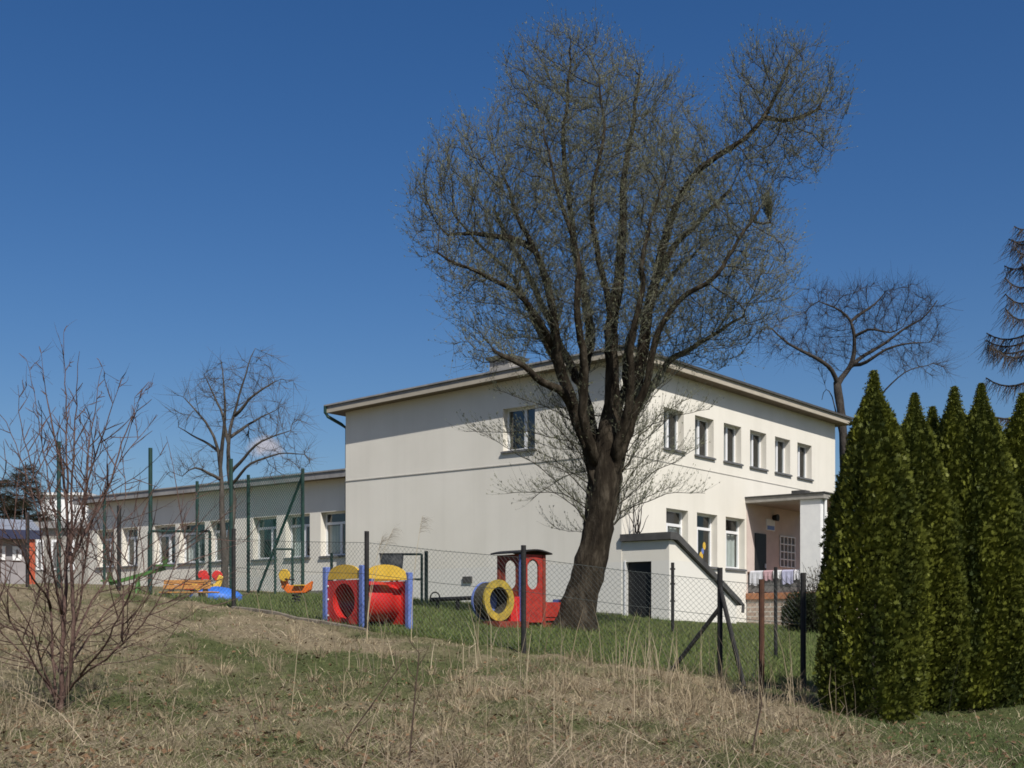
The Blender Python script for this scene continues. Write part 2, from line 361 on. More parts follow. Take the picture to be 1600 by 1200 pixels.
# tussocks: tufts of dead blades leaning out from one root
def tussocks(nc, per, seed):
    r=np.random.default_rng(seed)
    y=1/(1/8.2+(1/22-1/8.2)*r.random(nc*6)); x=(r.random(nc*6)*2-1)*.43*y
    def ga(cx,cy,sx,sy): return np.exp(-((x-cx)/sx)**2-((y-cy)/sy)**2)
    wgt=.16+1.0*ga(2.4,17,2.2,3.0)+.5*ga(.5,10,2.2,1.2)+.9*ga(-4.8,12,1.0,.9)+.3*ga(-1.2,17.5,1,1)
    wgt=wgt*np.clip((y-7.5)/7,.16,1)
    k=(r.random(nc*6)<wgt)&out(x,y)&(x<3.4+np.clip((y-15)*.3,0,1)); x,y=x[k][:nc],y[k][:nc]; n0=len(x)
    sz=(.35+.75*r.random(n0)**1.5)*np.clip(y/13,.6,1.15)
    i=np.repeat(np.arange(n0),per); n=len(i)
    th=r.random(n)*2*np.pi; rad=.07*np.sqrt(r.random(n))*sz[i]
    bx=x[i]+np.cos(th)*rad; by=y[i]+np.sin(th)*rad; bz=ground(bx,by)-.01
    th=th+r.normal(0,.6,n); le=np.abs(r.normal(.45,.35,n)); le2=np.clip(le+.3+1.1*r.random(n),0,1.9)
    L=(.12+.34*r.random(n)**1.3)*sz[i]
    d=np.stack([np.cos(th)*np.sin(le),np.sin(th)*np.sin(le),np.cos(le)],1); d2=np.stack([np.cos(th)*np.sin(le2),np.sin(th)*np.sin(le2),np.cos(le2)],1)
    W=.0022+.0022*r.random(n); ph=r.random(n)*np.pi
    w=np.stack([np.cos(ph),np.sin(ph)*.5,np.zeros(n)],1)*W[:,None]
    P=np.stack([bx,by,bz],1); Q=P+d*(L*.5)[:,None]; T=Q+d2*(L*.5)[:,None]
    V=np.stack([P-w,P+w,Q+w*.7,Q-w*.7,T],1).reshape(-1,3); b=np.arange(n)*5
    tone=(.7+.5*r.random(n0))[i][:,None]
    c=pal((.19,.145,.09),(.44,.36,.235))(r,n,None,None)*tone
    return V,[np.stack([b,b+1,b+2,b+3],1),np.stack([b+3,b+2,b+4],1)],np.repeat(c,5,0)
V,Fs,c=tussocks(330,46,91)
o=mesh_np('dry_tussocks',V,Fs,GM,col=c); o['kind']='stuff'
# fallen leaves and crumbs of dead weed
r=np.random.default_rng(92); n=9000
y=1/(1/8+(1/24-1/8)*r.random(n)); x=(r.random(n)*2-1)*.44*y; k=out(x,y)&(fbm(x*.9,y*.9,93)>.42); x,y=x[k],y[k]; n=len(x)
a_=r.random(n)*6.28; s_=.012+.022*r.random(n); z=ground(x,y)+.02+.03*r.random(n)
u=np.stack([np.cos(a_),np.sin(a_),r.normal(0,.35,n)],1)*s_[:,None]; v_=np.stack([-np.sin(a_),np.cos(a_),r.normal(0,.35,n)],1)*s_[:,None]*.6
C_=np.stack([x,y,z],1); V=np.stack([C_-u,C_-v_,C_+u,C_+v_],1).reshape(-1,3)
o=mesh_np('fallen_leaves',V,[np.arange(n*4).reshape(-1,4)],GM,col=np.repeat(pal((.07,.04,.022),(.22,.13,.07))(r,n,None,None),4,0)); o['kind']='stuff'

# ------------------------------------------------------------------ trees
def resample(pts, step):
    pts=np.asarray(pts,float); seg=np.linalg.norm(np.diff(pts,axis=0),axis=1); s=np.concatenate([[0],np.cumsum(seg)])
    n=max(2,int(round(s[-1]/step))+1); t=np.linspace(0,s[-1],n)
    # light smoothing through Catmull style averaging
    P=np.stack([np.interp(t,s,pts[:,i]) for i in range(3)],1)
    for _ in range(2):
        if len(P)>2: P[1:-1]=P[1:-1]*.5+(P[:-2]+P[2:])*.25
    return P
class Skel:
    def __init__(s): s.p=[]; s.par=[]; s.rmin=[]
    def limb(s, pts, r0, r1, step, attach=True, wob=.0):
        P=resample(pts,step)
        if wob:
            w=RNG.normal(0,wob,P.shape); w[0]=0; w[1:-1]=(w[:-2]+w[1:-1]+w[2:])/2; P=P+w
        if s.p and attach:
            d=np.linalg.norm(np.array(s.p)-P[0],axis=1); last=int(d.argmin())
            start=0 if d[last]>step*.4 else 1
        else: last=-1; start=0
        n=len(P)
        for i in range(start,n):
            s.p.append(P[i]); s.par.append(last); s.rmin.append(r0+(r1-r0)*i/(n-1)); last=len(s.p)-1
    def grow(s, A, step, di, dk, iters, trop=(0,0,.1), jit=.15, seed=0, maxn=9000, skip=0):
        r=np.random.default_rng(seed); trop=np.array(trop)
        P=np.array(s.p); bd=np.full(len(A),1e9); bi=np.zeros(len(A),int)
        for i in range(skip,len(P)):
            d=np.linalg.norm(A-P[i],axis=1); m=d<bd; bd[m]=d[m]; bi[m]=i
        alive=bd>dk
        P=list(P)
        for it in range(iters):
            m=alive&(bd<di)
            if not m.any() or len(P)>maxn: break
            ids=bi[m]; PA=np.array(P)
            v=A[m]-PA[ids]; v/=np.linalg.norm(v,axis=1)[:,None]+1e-9
            un,inv=np.unique(ids,return_inverse=True)
            acc=np.zeros((len(un),3)); np.add.at(acc,inv,v)
            acc/=np.linalg.norm(acc,axis=1)[:,None]+1e-9
            acc+=trop+r.normal(0,jit,acc.shape); acc/=np.linalg.norm(acc,axis=1)[:,None]+1e-9
            N=PA[un]+acc*step
            base=len(P)
            for j,k in enumerate(un):
                P.append(N[j]); s.p.append(N[j]); s.par.append(int(k)); s.rmin.append(0)
            ai=np.where(alive)[0]
            for c0 in range(0,len(N),200):
                D=np.linalg.norm(A[ai][:,None,:]-N[None,c0:c0+200,:],axis=2)
                j=D.argmin(1); dm=D[np.arange(len(ai)),j]
                b=dm<bd[ai]; bd[ai[b]]=dm[b]; bi[ai[b]]=base+c0+j[b]
            alive&=bd>dk
    def finish(s, tip, power=2.3, cap=None):
        n=len(s.p); P=np.array(s.p); par=np.array(s.par); acc=np.zeros(n); rad=np.zeros(n); nsub=np.ones(n)
        kids=[[] for _ in range(n)]
        for i in range(n):
            if par[i]>=0: kids[par[i]].append(i)
        order=np.argsort(-np.arange(n))
        # children always come after their parents
        for i in order:
            r=acc[i]**(1/power) if acc[i]>0 else tip
            rad[i]=max(min(r,cap) if cap else r, s.rmin[i])
            if par[i]>=0:
                acc[par[i]]+=r**power; nsub[par[i]]+=nsub[i]
        s.P,s.parr,s.rad,s.kids,s.nsub=P,par,rad,kids,nsub
        dirs=np.zeros((n,3)); m=par>=0; dirs[m]=P[m]-P[par[m]]; dirs[~m]=(0,0,1)
        dirs/=np.linalg.norm(dirs,axis=1)[:,None]+1e-9; s.dirs=dirs
    def mesh(s, name, mat, parent, rsplit=None, flare=None):
        V=[];FQ=[]; nv=0
        chains=[]; stack=[(i,None) for i in range(len(s.P)) if s.parr[i]<0]
        while stack:
            i,pre=stack.pop(); ch=[] if pre is None else [pre]; rr=[] if pre is None else [min(s.rad[i]*1.15,s.rad[pre])]
            while True:
                ch.append(i); rr.append(s.rad[i])
                k=s.kids[i]
                if not k: break
                k=sorted(k,key=lambda j:-s.rad[j]*1000-s.nsub[j]*.001)
                for j in k[1:]: stack.append((j,i))
                i=k[0]
            if len(ch)>1: chains.append((ch,rr))
        for ch,rr in chains:
            P=s.P[ch]; R=np.array(rr); n=len(P)
            k=18 if R[0]>.3 else 12 if R[0]>.15 else 7 if R[0]>.05 else 5 if R[0]>.02 else 3
            T=np.gradient(P,axis=0); T/=np.linalg.norm(T,axis=1)[:,None]+1e-9
            ref=np.array([1.0,.13,.07]) if abs(T[0,0])<.8 else np.array([.1,1.0,.07])
            X=np.cross(T,ref); X/=np.linalg.norm(X,axis=1)[:,None]+1e-9; Y=np.cross(T,X)
            a=np.arange(k)*2*np.pi/k
            mod=1.0
            if k>=12:
                zq=np.arange(n)[:,None];                 zz=P[:,2][:,None]; fl=np.exp(-np.maximum(zz-zz.min()-.15,0)*2.2) if R[0]>.3 else 0; mod=1+.10*np.sin(3*a[None]+zz*1.1)+.22*fl*np.sin(4*a[None]+1)+.07*np.sin(5*a[None]-zz*2.3)+RNG.normal(0,.045,(n,k))
            ring=P[:,None,:]+(X[:,None,:]*np.cos(a)[None,:,None]+Y[:,None,:]*np.sin(a)[None,:,None])*(R[:,None]*np.ones(k)*mod)[:,:,None]
            V.append(ring.reshape(-1,3))
            ii=np.arange(n-1)[:,None]*k; kk=np.arange(k)[None]; k2=(kk+1)%k
            q=np.stack([ii+kk,ii+k2,ii+k+k2,ii+k+kk],-1).reshape(-1,4)+nv
            FQ.append(q); nv+=n*k
        return mesh_np(name,np.concatenate(V),[np.concatenate(FQ)],mat,parent,smooth=True)
def twig_mesh(P0,d,L,r0,K=4,up=.3,seed=0,kink=.25):
    r=np.random.default_rng(seed); n=len(P0); P=P0.copy(); pts=[P.copy()]; d=d.copy()
    for k in range(K-1):
        P=P+d*(L/(K-1))[:,None]; pts.append(P.copy())
        d=d+r.normal(0,kink,d.shape)+np.array([0,0,up]); d/=np.linalg.norm(d,axis=1)[:,None]
    pts=np.stack(pts,1)                                    # n,K,3
    a=np.arange(3)*2*np.pi/3
    X=np.cross(d,np.array([.3,.9,.2])); X/=np.linalg.norm(X,axis=1)[:,None]+1e-9; Y=np.cross(d,X)
    R=r0[:,None]*np.linspace(1,.35,K)[None]
    V=pts[:,:,None,:]+(X[:,None,None,:]*np.cos(a)[None,None,:,None]+Y[:,None,None,:]*np.sin(a)[None,None,:,None])*R[:,:,None,None]
    V=V.reshape(-1,3)
    b=np.arange(n)[:,None,None]*K*3; i=np.arange(K-1)[None,:,None]*3; k=np.arange(3)[None,None]; k2=(k+1)%3
    q=np.stack([b+i+k,b+i+k2,b+i+3+k2,b+i+3+k],-1).reshape(-1,4)
    return V,q,pts
def leaf_quads(C,d,L,W,seed):
    r=np.random.default_rng(seed); n=len(C)
    s=np.cross(d,r.normal(0,1,d.shape)); s/=np.linalg.norm(s,axis=1)[:,None]+1e-9
    l=d*L[:,None]; w=s*W[:,None]/2
    V=np.stack([C,C+l*.45+w,C+l,C+l*.45-w],1).reshape(-1,3)
    return V,np.arange(n*4).reshape(-1,4)
def ell_points(ells, per, seed, D):
    r=np.random.default_rng(seed); out=[]
    s=D/F
    for (cx,cy,rx,ry,dz,w) in ells:
        n=int(per*w); p=r.normal(0,1,(n,3)); p/=np.linalg.norm(p,axis=1)[:,None]; p*=(r.random((n,1))**.4)*(1+.13*r.random((n,1))**3)
        c=at(cx,cy,D); rd=(rx+ry)/2*s*.95
        out.append(np.stack([c[0]+p[:,0]*rx*s, c[1]+dz+p[:,1]*rd, c[2]+p[:,2]*ry*s],1))
    return np.concatenate(out)
def L3(D, pts):       # pixel polyline with depth offsets -> world
    o=[]
    for p in pts:
        q=at(p[0],p[1],D); dd=p[2] if len(p)>2 else 0
        o.append((q[0]*(D+dd)/D, D+dd, EYE+(q[2]-EYE)*(D+dd)/D))
    return o

def bark_mat(name,c1,c2,c3,scale=9):
    m,nt,b=new_mat(name)
    n=noise(nt,scale,8,.7,stretch=(1,1,.28)); r=ramp(nt,n.outputs['Fac'],[(.3,c1),(.5,c2),(.72,c3)])
    nt.links.new(r.outputs[0],b.inputs['Base Color']); b.inputs['Roughness'].default_value=.95; b.inputs['Specular IOR Level'].default_value=.1
    bp=nt.nodes.new('ShaderNodeBump'); bp.inputs['Strength'].default_value=1.0; bp.inputs['Distance'].default_value=.06
    nt.links.new(n.outputs['Fac'],bp.inputs['Height']); nt.links.new(bp.outputs[0],b.inputs['Normal'])
    return m
M['willow']=bark_mat('willow_bark',(.011,.008,.006),(.034,.027,.019),(.10,.083,.062),7)
M['bark']=bark_mat('grey_bark',(.025,.022,.02),(.055,.048,.042),(.09,.08,.07))
M['shrubbark']=bark_mat('red_grey_bark',(.085,.05,.043),(.16,.102,.086),(.23,.155,.13),20)
M['palebark']=bark_mat('pale_bark',(.04,.036,.032),(.085,.076,.066),(.14,.125,.11))
M['ptwig']=pm('grey_brown_twigs',(.075,.065,.06),(.12,.105,.095),3,.9)
M['twig']=pm('olive_twigs',(.105,.106,.083),(.165,.166,.13),3,.9)
M['dtwig']=pm('dark_twigs',(.03,.025,.024),(.055,.045,.042),3,.9)
M['leaf']=attr_mat('leaf_buds',.7,.35)

# --- the big willow
D=28.0
w=thing('willow_tree','huge old willow with thick split trunk and hazy budding crown','tree',(1.47,28,gz(1.47,28)))
o0=np.array([1.47,28,gz(1.47,28)])
S=Skel()
S.limb(L3(D,[(896,1000),(901,968),(914,915),(930,860),(940,800),(946,745),(952,690),(957,620)]),.46,.15,.16)
for _i in range(len(S.p)):
    _y=HOR-(S.p[_i][2]-EYE)*F/28.0
    S.rmin[_i]=float(np.interp(-_y,[-1000,-985,-960,-920,-860,-800,-745,-700,-660,-620],[.60,.50,.41,.345,.32,.325,.35,.335,.26,.15]))
st=.22
S.limb(L3(D,[(938,770),(917,690,-.1),(892,620,-.2),(872,570,-.3),(866,510,-.4),(853,430,-.5),(834,390,-.5),(805,340,-.4),(790,280,-.3)]),.165,.03,st,wob=.02)
S.limb(L3(D,[(866,545,-.3),(845,505,-.7),(802,452,-1.0),(758,430,-1.2),(715,414,-1.3),(685,395,-1.4)]),.085,.022,st,wob=.03)
S.limb(L3(D,[(836,390,-.5),(790,374,-.2),(735,362,.2),(700,368,.4)]),.08,.03,st,wob=.03)
S.limb(L3(D,[(940,770,.1),(926,670,.45),(905,600,.8),(925,540,1.0),(915,470,1.1),(898,400,1.2),(890,320,1.0),(880,240,.9),(885,150,.7),(890,80,.6)]),.155,.02,st,wob=.02)
S.limb(L3(D,[(948,740,0),(955,640,-.1),(955,560,-.2),(957,500,-.3),(967,430,-.2),(974,350,0),(972,280,.2),(990,190,.3),(1000,120,.4)]),.19,.025,st,wob=.02)
S.limb(L3(D,[(957,520,-.3),(945,440,-.5),(930,370,-.7),(925,300,-.8),(945,210,-.9),(935,120,-.9)]),.08,.02,st,wob=.02)
S.limb(L3(D,[(952,770,.1),(978,670,.3),(1000,580,.3),(1008,520,.3),(1022,450,.3),(1032,395,.2),(1055,320,0),(1085,270,-.2),(1125,240,-.4),(1160,220,-.5),(1190,190,-.6),(1212,145,-.6),(1235,95,-.5)]),.17,.025,st,wob=.015)
S.limb(L3(D,[(1195,185,-.6),(1240,190,-.4),(1280,170,-.2)]),.05,.03,st)
S.limb(L3(D,[(958,750,-.1),(990,640,-.5),(1035,510,-1.0),(1048,470,-1.1),(1090,452,-1.3),(1120,432,-1.4),(1150,380,-1.4),(1190,330,-1.2)]),.11,.025,st,wob=.03)
S.limb(L3(D,[(1025,440,.3),(1060,380,.8),(1095,340,1.1),(1140,300,1.3)]),.09,.04,st,wob=.03)
S.limb(L3(D,[(905,650,-.1),(882,612,-.5),(858,600,-.8),(834,596,-1.0),(812,570,-1.2),(770,545,-1.3)]),.12,.04,st,wob=.03)
S.limb(L3(D,[(995,640,.4),(1050,560,.8),(1110,530,1.2),(1160,500,1.3)]),.10,.03,st,wob=.03)
S.limb(L3(D,[(905,600,.8),(860,500,1.6),(820,420,2.0),(770,330,2.2)]),.11,.04,st,wob=.03)
S.limb(L3(D,[(930,720,-.2),(912,640,-.7),(915,560,-1.1),(900,480,-1.5),(905,400,-1.6),(870,300,-1.6),(850,220,-1.5)]),.12,.02,st,wob=.03)
S.limb(L3(D,[(960,710,-.3),(985,620,-.8),(985,540,-1.2),(1000,460,-1.5),(1010,370,-1.6),(1040,280,-1.4)]),.12,.02,st,wob=.03)
S.limb(L3(D,[(955,700,.4),(975,600,1.2),(985,520,1.6),(1060,420,1.9),(1110,370,1.9)]),.11,.02,st,wob=.03)
S.limb(L3(D,[(885,600,.0),(860,555,.5),(835,500,.9),(800,430,1.2),(745,380,1.4),(705,330,1.3)]),.08,.02,st,wob=.03)
skip=len(S.p)
ells=[(895,182,125,140,.3,1.5),(755,335,118,135,0,1.4),(930,340,190,190,0,2.3),(1085,370,145,160,0,1.7),(1215,203,97,108,-.5,1.2),
      (1160,440,85,105,-.3,.9),(795,490,100,85,-.4,.8),(1015,230,95,120,.3,1.0),(960,500,200,85,0,1.0),(1100,520,90,70,.2,.5),(1060,300,60,80,-.6,.3),(770,560,60,40,-.6,.25)]
A=ell_points(ells,760,5,D)
S.grow(A,.2,1.9,.22,100,trop=(0,0,.45),jit=.12,seed=3,maxn=16000,skip=6)
# shoots round the bole
sh=[]
for (bx,by,tx,ty) in [(925,760,800,690),(928,790,790,770),(925,800,740,670),(930,700,730,675),(935,730,830,780),(930,680,770,610),(935,650,820,640),
                      (965,790,1090,700),(970,740,1060,640),(975,710,1080,620),(970,800,1100,770),(965,770,1040,690),(975,690,1110,640),(968,810,1060,760),(960,820,1010,720),
                      (925,780,850,720),(930,830,850,760),(925,740,850,650),(975,680,1050,590),(975,660,1090,560)]:
    dz=RNG.normal(0,.6)
    mx,my=(bx+tx)/2,(by+ty)/2-12
    q=len(S.p); S.limb(L3(D,[(bx,by,0),(mx,my,dz*.6),(tx,ty,dz)]),.016,.006,.15,wob=.02); sh.append((q,len(S.p)))
for kx in range(24):
    sd=1 if kx%2 else -1; by=RNG.uniform(640,835); ln_=RNG.uniform(50,125); an=RNG.uniform(.2,1.15)
    bx=944+sd*16; dz=RNG.normal(0,.7); tx,ty=bx+sd*ln_*math.cos(an),by-ln_*math.sin(an)
    S.limb(L3(D,[(bx,by,0),((bx+tx)/2+sd*4,(by+ty)/2+6,dz*.6),(tx,ty,dz)]),.009,.004,.14,wob=.03)
S.finish(.0048,2.35,cap=.07)
tr=S.mesh('trunk',M['willow'],None)
m=np.zeros(len(S.p),bool)
m[skip:]=True; m&=(S.nsub<26)
ii=np.where(m)[0]
def twigs_from(S,ii,per,Lr,r0,spread,up,seed,K=4,kup=.25,kink=.2):
    r=np.random.default_rng(seed)
    i=np.repeat(ii,per); n=len(i)
    d=S.dirs[i]+r.normal(0,spread,(n,3))+np.array([0,0,up]); d/=np.linalg.norm(d,axis=1)[:,None]
    p=S.P[i]-S.dirs[i]*(r.random((n,1))*.2)
    L=Lr[0]+(Lr[1]-Lr[0])*r.random(n)
    return twig_mesh(p,d,L,np.full(n,r0)*(.7+.6*r.random(n)),K,kup,seed+1,kink)
zl=S.P[:,2]-EYE; rr_=np.random.default_rng(51)
il=np.array([i for i in range(30,skip) if 4.2<zl[i]<9.5 and S.rad[i]>.03]); 
V0,q0,_p0=twigs_from(S,np.repeat(il,1),7,(.15,.5),.0045,.9,.5,54,kink=.15,kup=.1)
V,q,pts=twigs_from(S,ii,4,(.2,.7),.0042,.38,.7,50,kink=.10,kup=.14)
q=np.concatenate([q,q0+len(V)]); V=np.concatenate([V,V0]); pts=np.concatenate([pts,_p0])
tw=mesh_np('twigs',V,[q],M['twig'],None)
r=np.random.default_rng(60)
sel=r.integers(0,pts.shape[0],int(pts.shape[0]*5.5)); kk=r.integers(1,4,len(sel))
d=pts[sel,kk]-pts[sel,kk-1]; d/=np.linalg.norm(d,axis=1)[:,None]+1e-9; d+=r.normal(0,.35,d.shape)+np.array([0,0,.35]); d/=np.linalg.norm(d,axis=1)[:,None]
LV,LQ=leaf_quads(pts[sel,kk]+r.normal(0,.012,(len(sel),3)),d,.03+.04*r.random(len(sel)),.010+.010*r.random(len(sel)),61)
lc=pal((.15,.158,.094),(.24,.246,.155))(r,len(sel),None,None)
lv=mesh_np('leaf_buds',LV,[LQ],M['leaf'],None,col=np.repeat(lc,4,0))
def adopt(root,objs):
    l=Vector(root.location)
    for o in objs:
        o.data.transform(__import__('mathutils').Matrix.Translation(-l)); o.parent=root
adopt(w,[tr,tw,lv])

# --- generic bare tree
def bare_tree(name,label,D,basepx,limbs,ells,per,bark,twigm,seed,step=.25,di=2.2,dk=.35,tip=.008,cap=.12,twper=3,tw=(.25,.6),twr=.005,trop=(0,0,.12),group=None,spread=.6,sub=18,maxn=5000):
    b=at(basepx[0],basepx[1],D); z=gz(b[0],b[1]); root=thing(name,label,'tree',(b[0],b[1],z),group=group)
    S=Skel()
    for k,(pts,r0,r1) in enumerate(limbs):
        P=L3(D,pts)
        if k==0: P[0]=(P[0][0],P[0][1],z-.15)
        S.limb(P,r0,r1,step,wob=.02 if k else .01)
    sk=len(S.p)
    A=ell_points(ells,per,seed,D)
    S.grow(A,step,di,dk,80,trop=trop,jit=.10,seed=seed,maxn=maxn,skip=4)
    S.finish(tip,2.3,cap=cap)
    tr=S.mesh('trunk',bark,None)
    ii=np.array([i for i in range(sk,len(S.p)) if S.nsub[i]<sub])
    V,q,pts=twigs_from(S,ii,twper,tw,twr,spread,.2,seed+3,kup=.05,kink=.10)
    t=mesh_np('twigs',V,[q],twigm,None)
    adopt(root,[tr,t]); return root
bare_tree('bare_tree','bare multi-stemmed tree before the long low wing',39,(352,905),
  [([(352,905),(351,860),(346,800),(346,750),(342,700),(330,672),(316,652),(296,630)],.13,.02),
   ([(352,880,0),(362,830,.2),(366,780,.3),(358,740,.3),(356,690,.3),(366,650,.3),(377,615,.3),(392,560,.2),(398,545,.2)],.11,.012),
   ([(364,755,.2),(385,730,-.2),(410,718,-.4),(440,708,-.5),(475,710,-.6)],.05,.015),
   ([(345,750,0),(322,738,-.4),(308,722,-.5),(285,742,-.6)],.06,.012),
   ([(357,685,.3),(385,665,.6),(410,650,.8),(430,640,.8)],.06,.012),
   ([(344,730,0),(352,640,-.5),(350,600,-.6),(345,565,-.6)],.07,.012),
   ([(342,705,0),(322,690,.4),(300,682,.6),(278,668,.7)],.05,.012),
   ([(356,690,.3),(350,650,.6),(330,610,.8),(318,585,.8)],.06,.012),
   ([(366,650,.3),(392,620,0),(420,600,-.2),(442,592,-.2)],.06,.012),
   ([(358,740,.3),(395,700,-.1),(430,680,-.4),(455,672,-.5)],.06,.012)],
  [(372,630,95,60,0,1.2),(292,630,36,32,0,.4),(400,575,45,35,.2,.4),(455,660,40,30,-.3,.3),(330,590,35,30,.6,.3),(300,735,50,28,-.3,.35),(445,720,62,40,-.4,.6),(380,590,50,40,0,.4)],430,M['palebark'],M['ptwig'],21,step=.25,di=2.2,dk=.42,twper=5,tw=(.3,.8),twr=.005,tip=.007,cap=.05)
bare_tree('bare_tree','dark flat-topped bare tree rising behind the right roof corner',66,(1325,860),
  [([(1325,860),(1322,760),(1318,690),(1313,640),(1309,600)],.25,.2),
   ([(1309,600),(1300,575,-.5),(1285,566,-.8),(1271,558,-1),(1254,546,-1.2),(1231,538,-1.3),(1215,525,-1.4),(1206,505,-1.4),(1190,515,-1.4)],.13,.025),
   ([(1309,600),(1322,582,.3),(1333,568,.4),(1336,530,.4),(1331,500,.3),(1317,486,.2),(1296,477,0),(1280,470,0)],.15,.03),
   ([(1333,570,.4),(1350,556,.9),(1375,542,1.2),(1393,528,1.4),(1415,512,1.5),(1440,500,1.6),(1465,470,1.6)],.115,.025),
   ([(1333,572,.4),(1362,565,-.4),(1378,545,-.6),(1400,540,-.8),(1425,536,-1),(1450,535,-1)],.11,.02),
   ([(1331,500,.3),(1345,487,.6),(1365,480,.8),(1385,455,.8)],.09,.02),
   ([(1335,527,.4),(1350,514,0),(1370,513,-.2),(1390,524,-.3),(1410,510,-.3)],.09,.02),
   ([(1316,690),(1300,615,.8),(1290,600,1),(1284,625,1)],.05,.015),
   ([(1318,690,0),(1360,640,-1),(1390,600,-1.6),(1420,575,-2),(1450,570,-2)],.08,.015)],
  [(1370,485,105,48,0,1.8),(1300,480,60,45,0,.7),(1215,535,45,40,-.8,.6),(1425,530,55,40,0,.8),(1430,580,50,25,-1.4,.4),(1290,530,60,40,0,.5)],620,M['bark'],M['dtwig'],23,step=.42,di=4.0,dk=.72,twper=9,tw=(.5,1.3),twr=.0075,tip=.011,cap=.08,spread=.7)

# --- foreground shrub
D=12.0
b=at(95,1105,D); zb=gz(b[0],b[1])
sr=thing('bare_shrub','tall leafless reddish shrub with many straight shoots in the meadow','shrub',(b[0],b[1],zb))
S=Skel()
B=(95,1112)
stems=[[B,(97,1000),(101,900,.1),(107,780,.1),(103,620,.2),(99,520,.2)],
 [(99,1100),(114,1000,-.2),(112,870,-.2),(115,740,-.3),(117,650,-.3),(123,548,-.4)],
 [(90,1108),(78,950,.3),(62,810,.5),(30,705,.6),(-2,640,.7),(-30,600,.7)],
 [(95,1105),(98,950,.2),(85,800,.3),(66,690,.4),(48,590,.4),(40,560,.4)],
 [(104,1080),(128,900,-.2),(148,790,-.4),(182,735,-.5),(210,620,-.6)],
 [(100,1092),(132,1052,-.2),(190,1012,-.4),(240,952,-.5),(272,892,-.5),(296,815,-.6)],
 [(190,1012,-.4),(194,965,-.5),(189,925,-.5),(200,880,-.5)],
 [(88,1105),(58,1000,-.3),(20,925,-.4),(-30,870,-.5)],
 [(100,900,.1),(128,770,.4),(140,690,.5),(155,610,.6),(158,570,.6)],
 [(112,870,-.2),(165,780,.2),(190,690,.3),(235,590,.4)],
 [(112,880,-.2),(140,740,-.6),(168,650,-.7),(186,590,-.8)],
 [(80,950,.3),(40,880,-.3),(8,800,-.5),(-5,745,-.5)],
 [(97,960,0),(75,830,-.4),(55,740,-.6),(30,660,-.6),(25,600,-.6)],
 [(114,1000,-.2),(170,900,.3),(178,800,.4),(205,760,.5)],
 [(98,1060),(70,1010,.5),(40,985,.7),(0,970,.8)],
 [B,(62,1045,.3),(12,1000,.5),(-45,945,.6)],[(92,1090),(40,1010,-.4),(5,945,-.6),(-20,850,-.7)],[(102,1050),(158,965,.5),(214,905,.7),(265,850,.8)],[(120,1060,-.2),(170,1000,-.6),(200,930,-.8),(215,850,-.9)],
 [(107,800,.1),(88,700,.1),(75,610,.2),(68,555,.2)]]
for k,pp in enumerate(stems):
    S.limb(L3(D,pp),.026 if k in(0,1) else .015,.0022,.12,wob=.012)
S.rmin[0]=.04
base_n=len(S.p)
rs=np.random.default_rng(8)
for gen in range(2):
    n0=len(S.p); par=np.array(S.par); P=np.array(S.p)
    cand=np.arange(8,n0) if gen==0 else np.arange(base_n,n0)
    for i in rs.choice(cand,210 if gen==0 else 340,replace=False):
        if par[i]<0 or P[i][2]<zb+.35: continue
        d=P[i]-P[par[i]]; d/=np.linalg.norm(d)
        s=rs.normal(0,1,3); s-=d*s.dot(d); s/=np.linalg.norm(s)
        d=d*.75+s*.75+np.array([0,0,.12]); d/=np.linalg.norm(d)
        Ln=(.35+.75*rs.random())*(1 if gen==0 else .55)*min(1,max(.12,(EYE+2.35-P[i][2])/1.3)); n=max(3,int(Ln/.1)); last=int(i); p=P[i].copy()
        for k in range(n):
            p=p+d*Ln/n; d=d+rs.normal(0,.06,3)+np.array([0,0,.05]); d/=np.linalg.norm(d)
            S.p.append(p.copy()); S.par.append(last); S.rmin.append((.0044 if gen==0 else .0032)*(1-k/n)+.0014); last=len(S.p)-1
S.finish(.0014,2.9,cap=.012)
tr=S.mesh('stems',M['shrubbark'],None)
ii=np.arange(base_n,len(S.p))
V,q,pts=twigs_from(S,ii[::2],1,(.05,.2),.0022,.6,.3,90,K=3)
t=mesh_np('twigs',V,[q],M['shrubbark'],None)
adopt(sr,[tr,t])

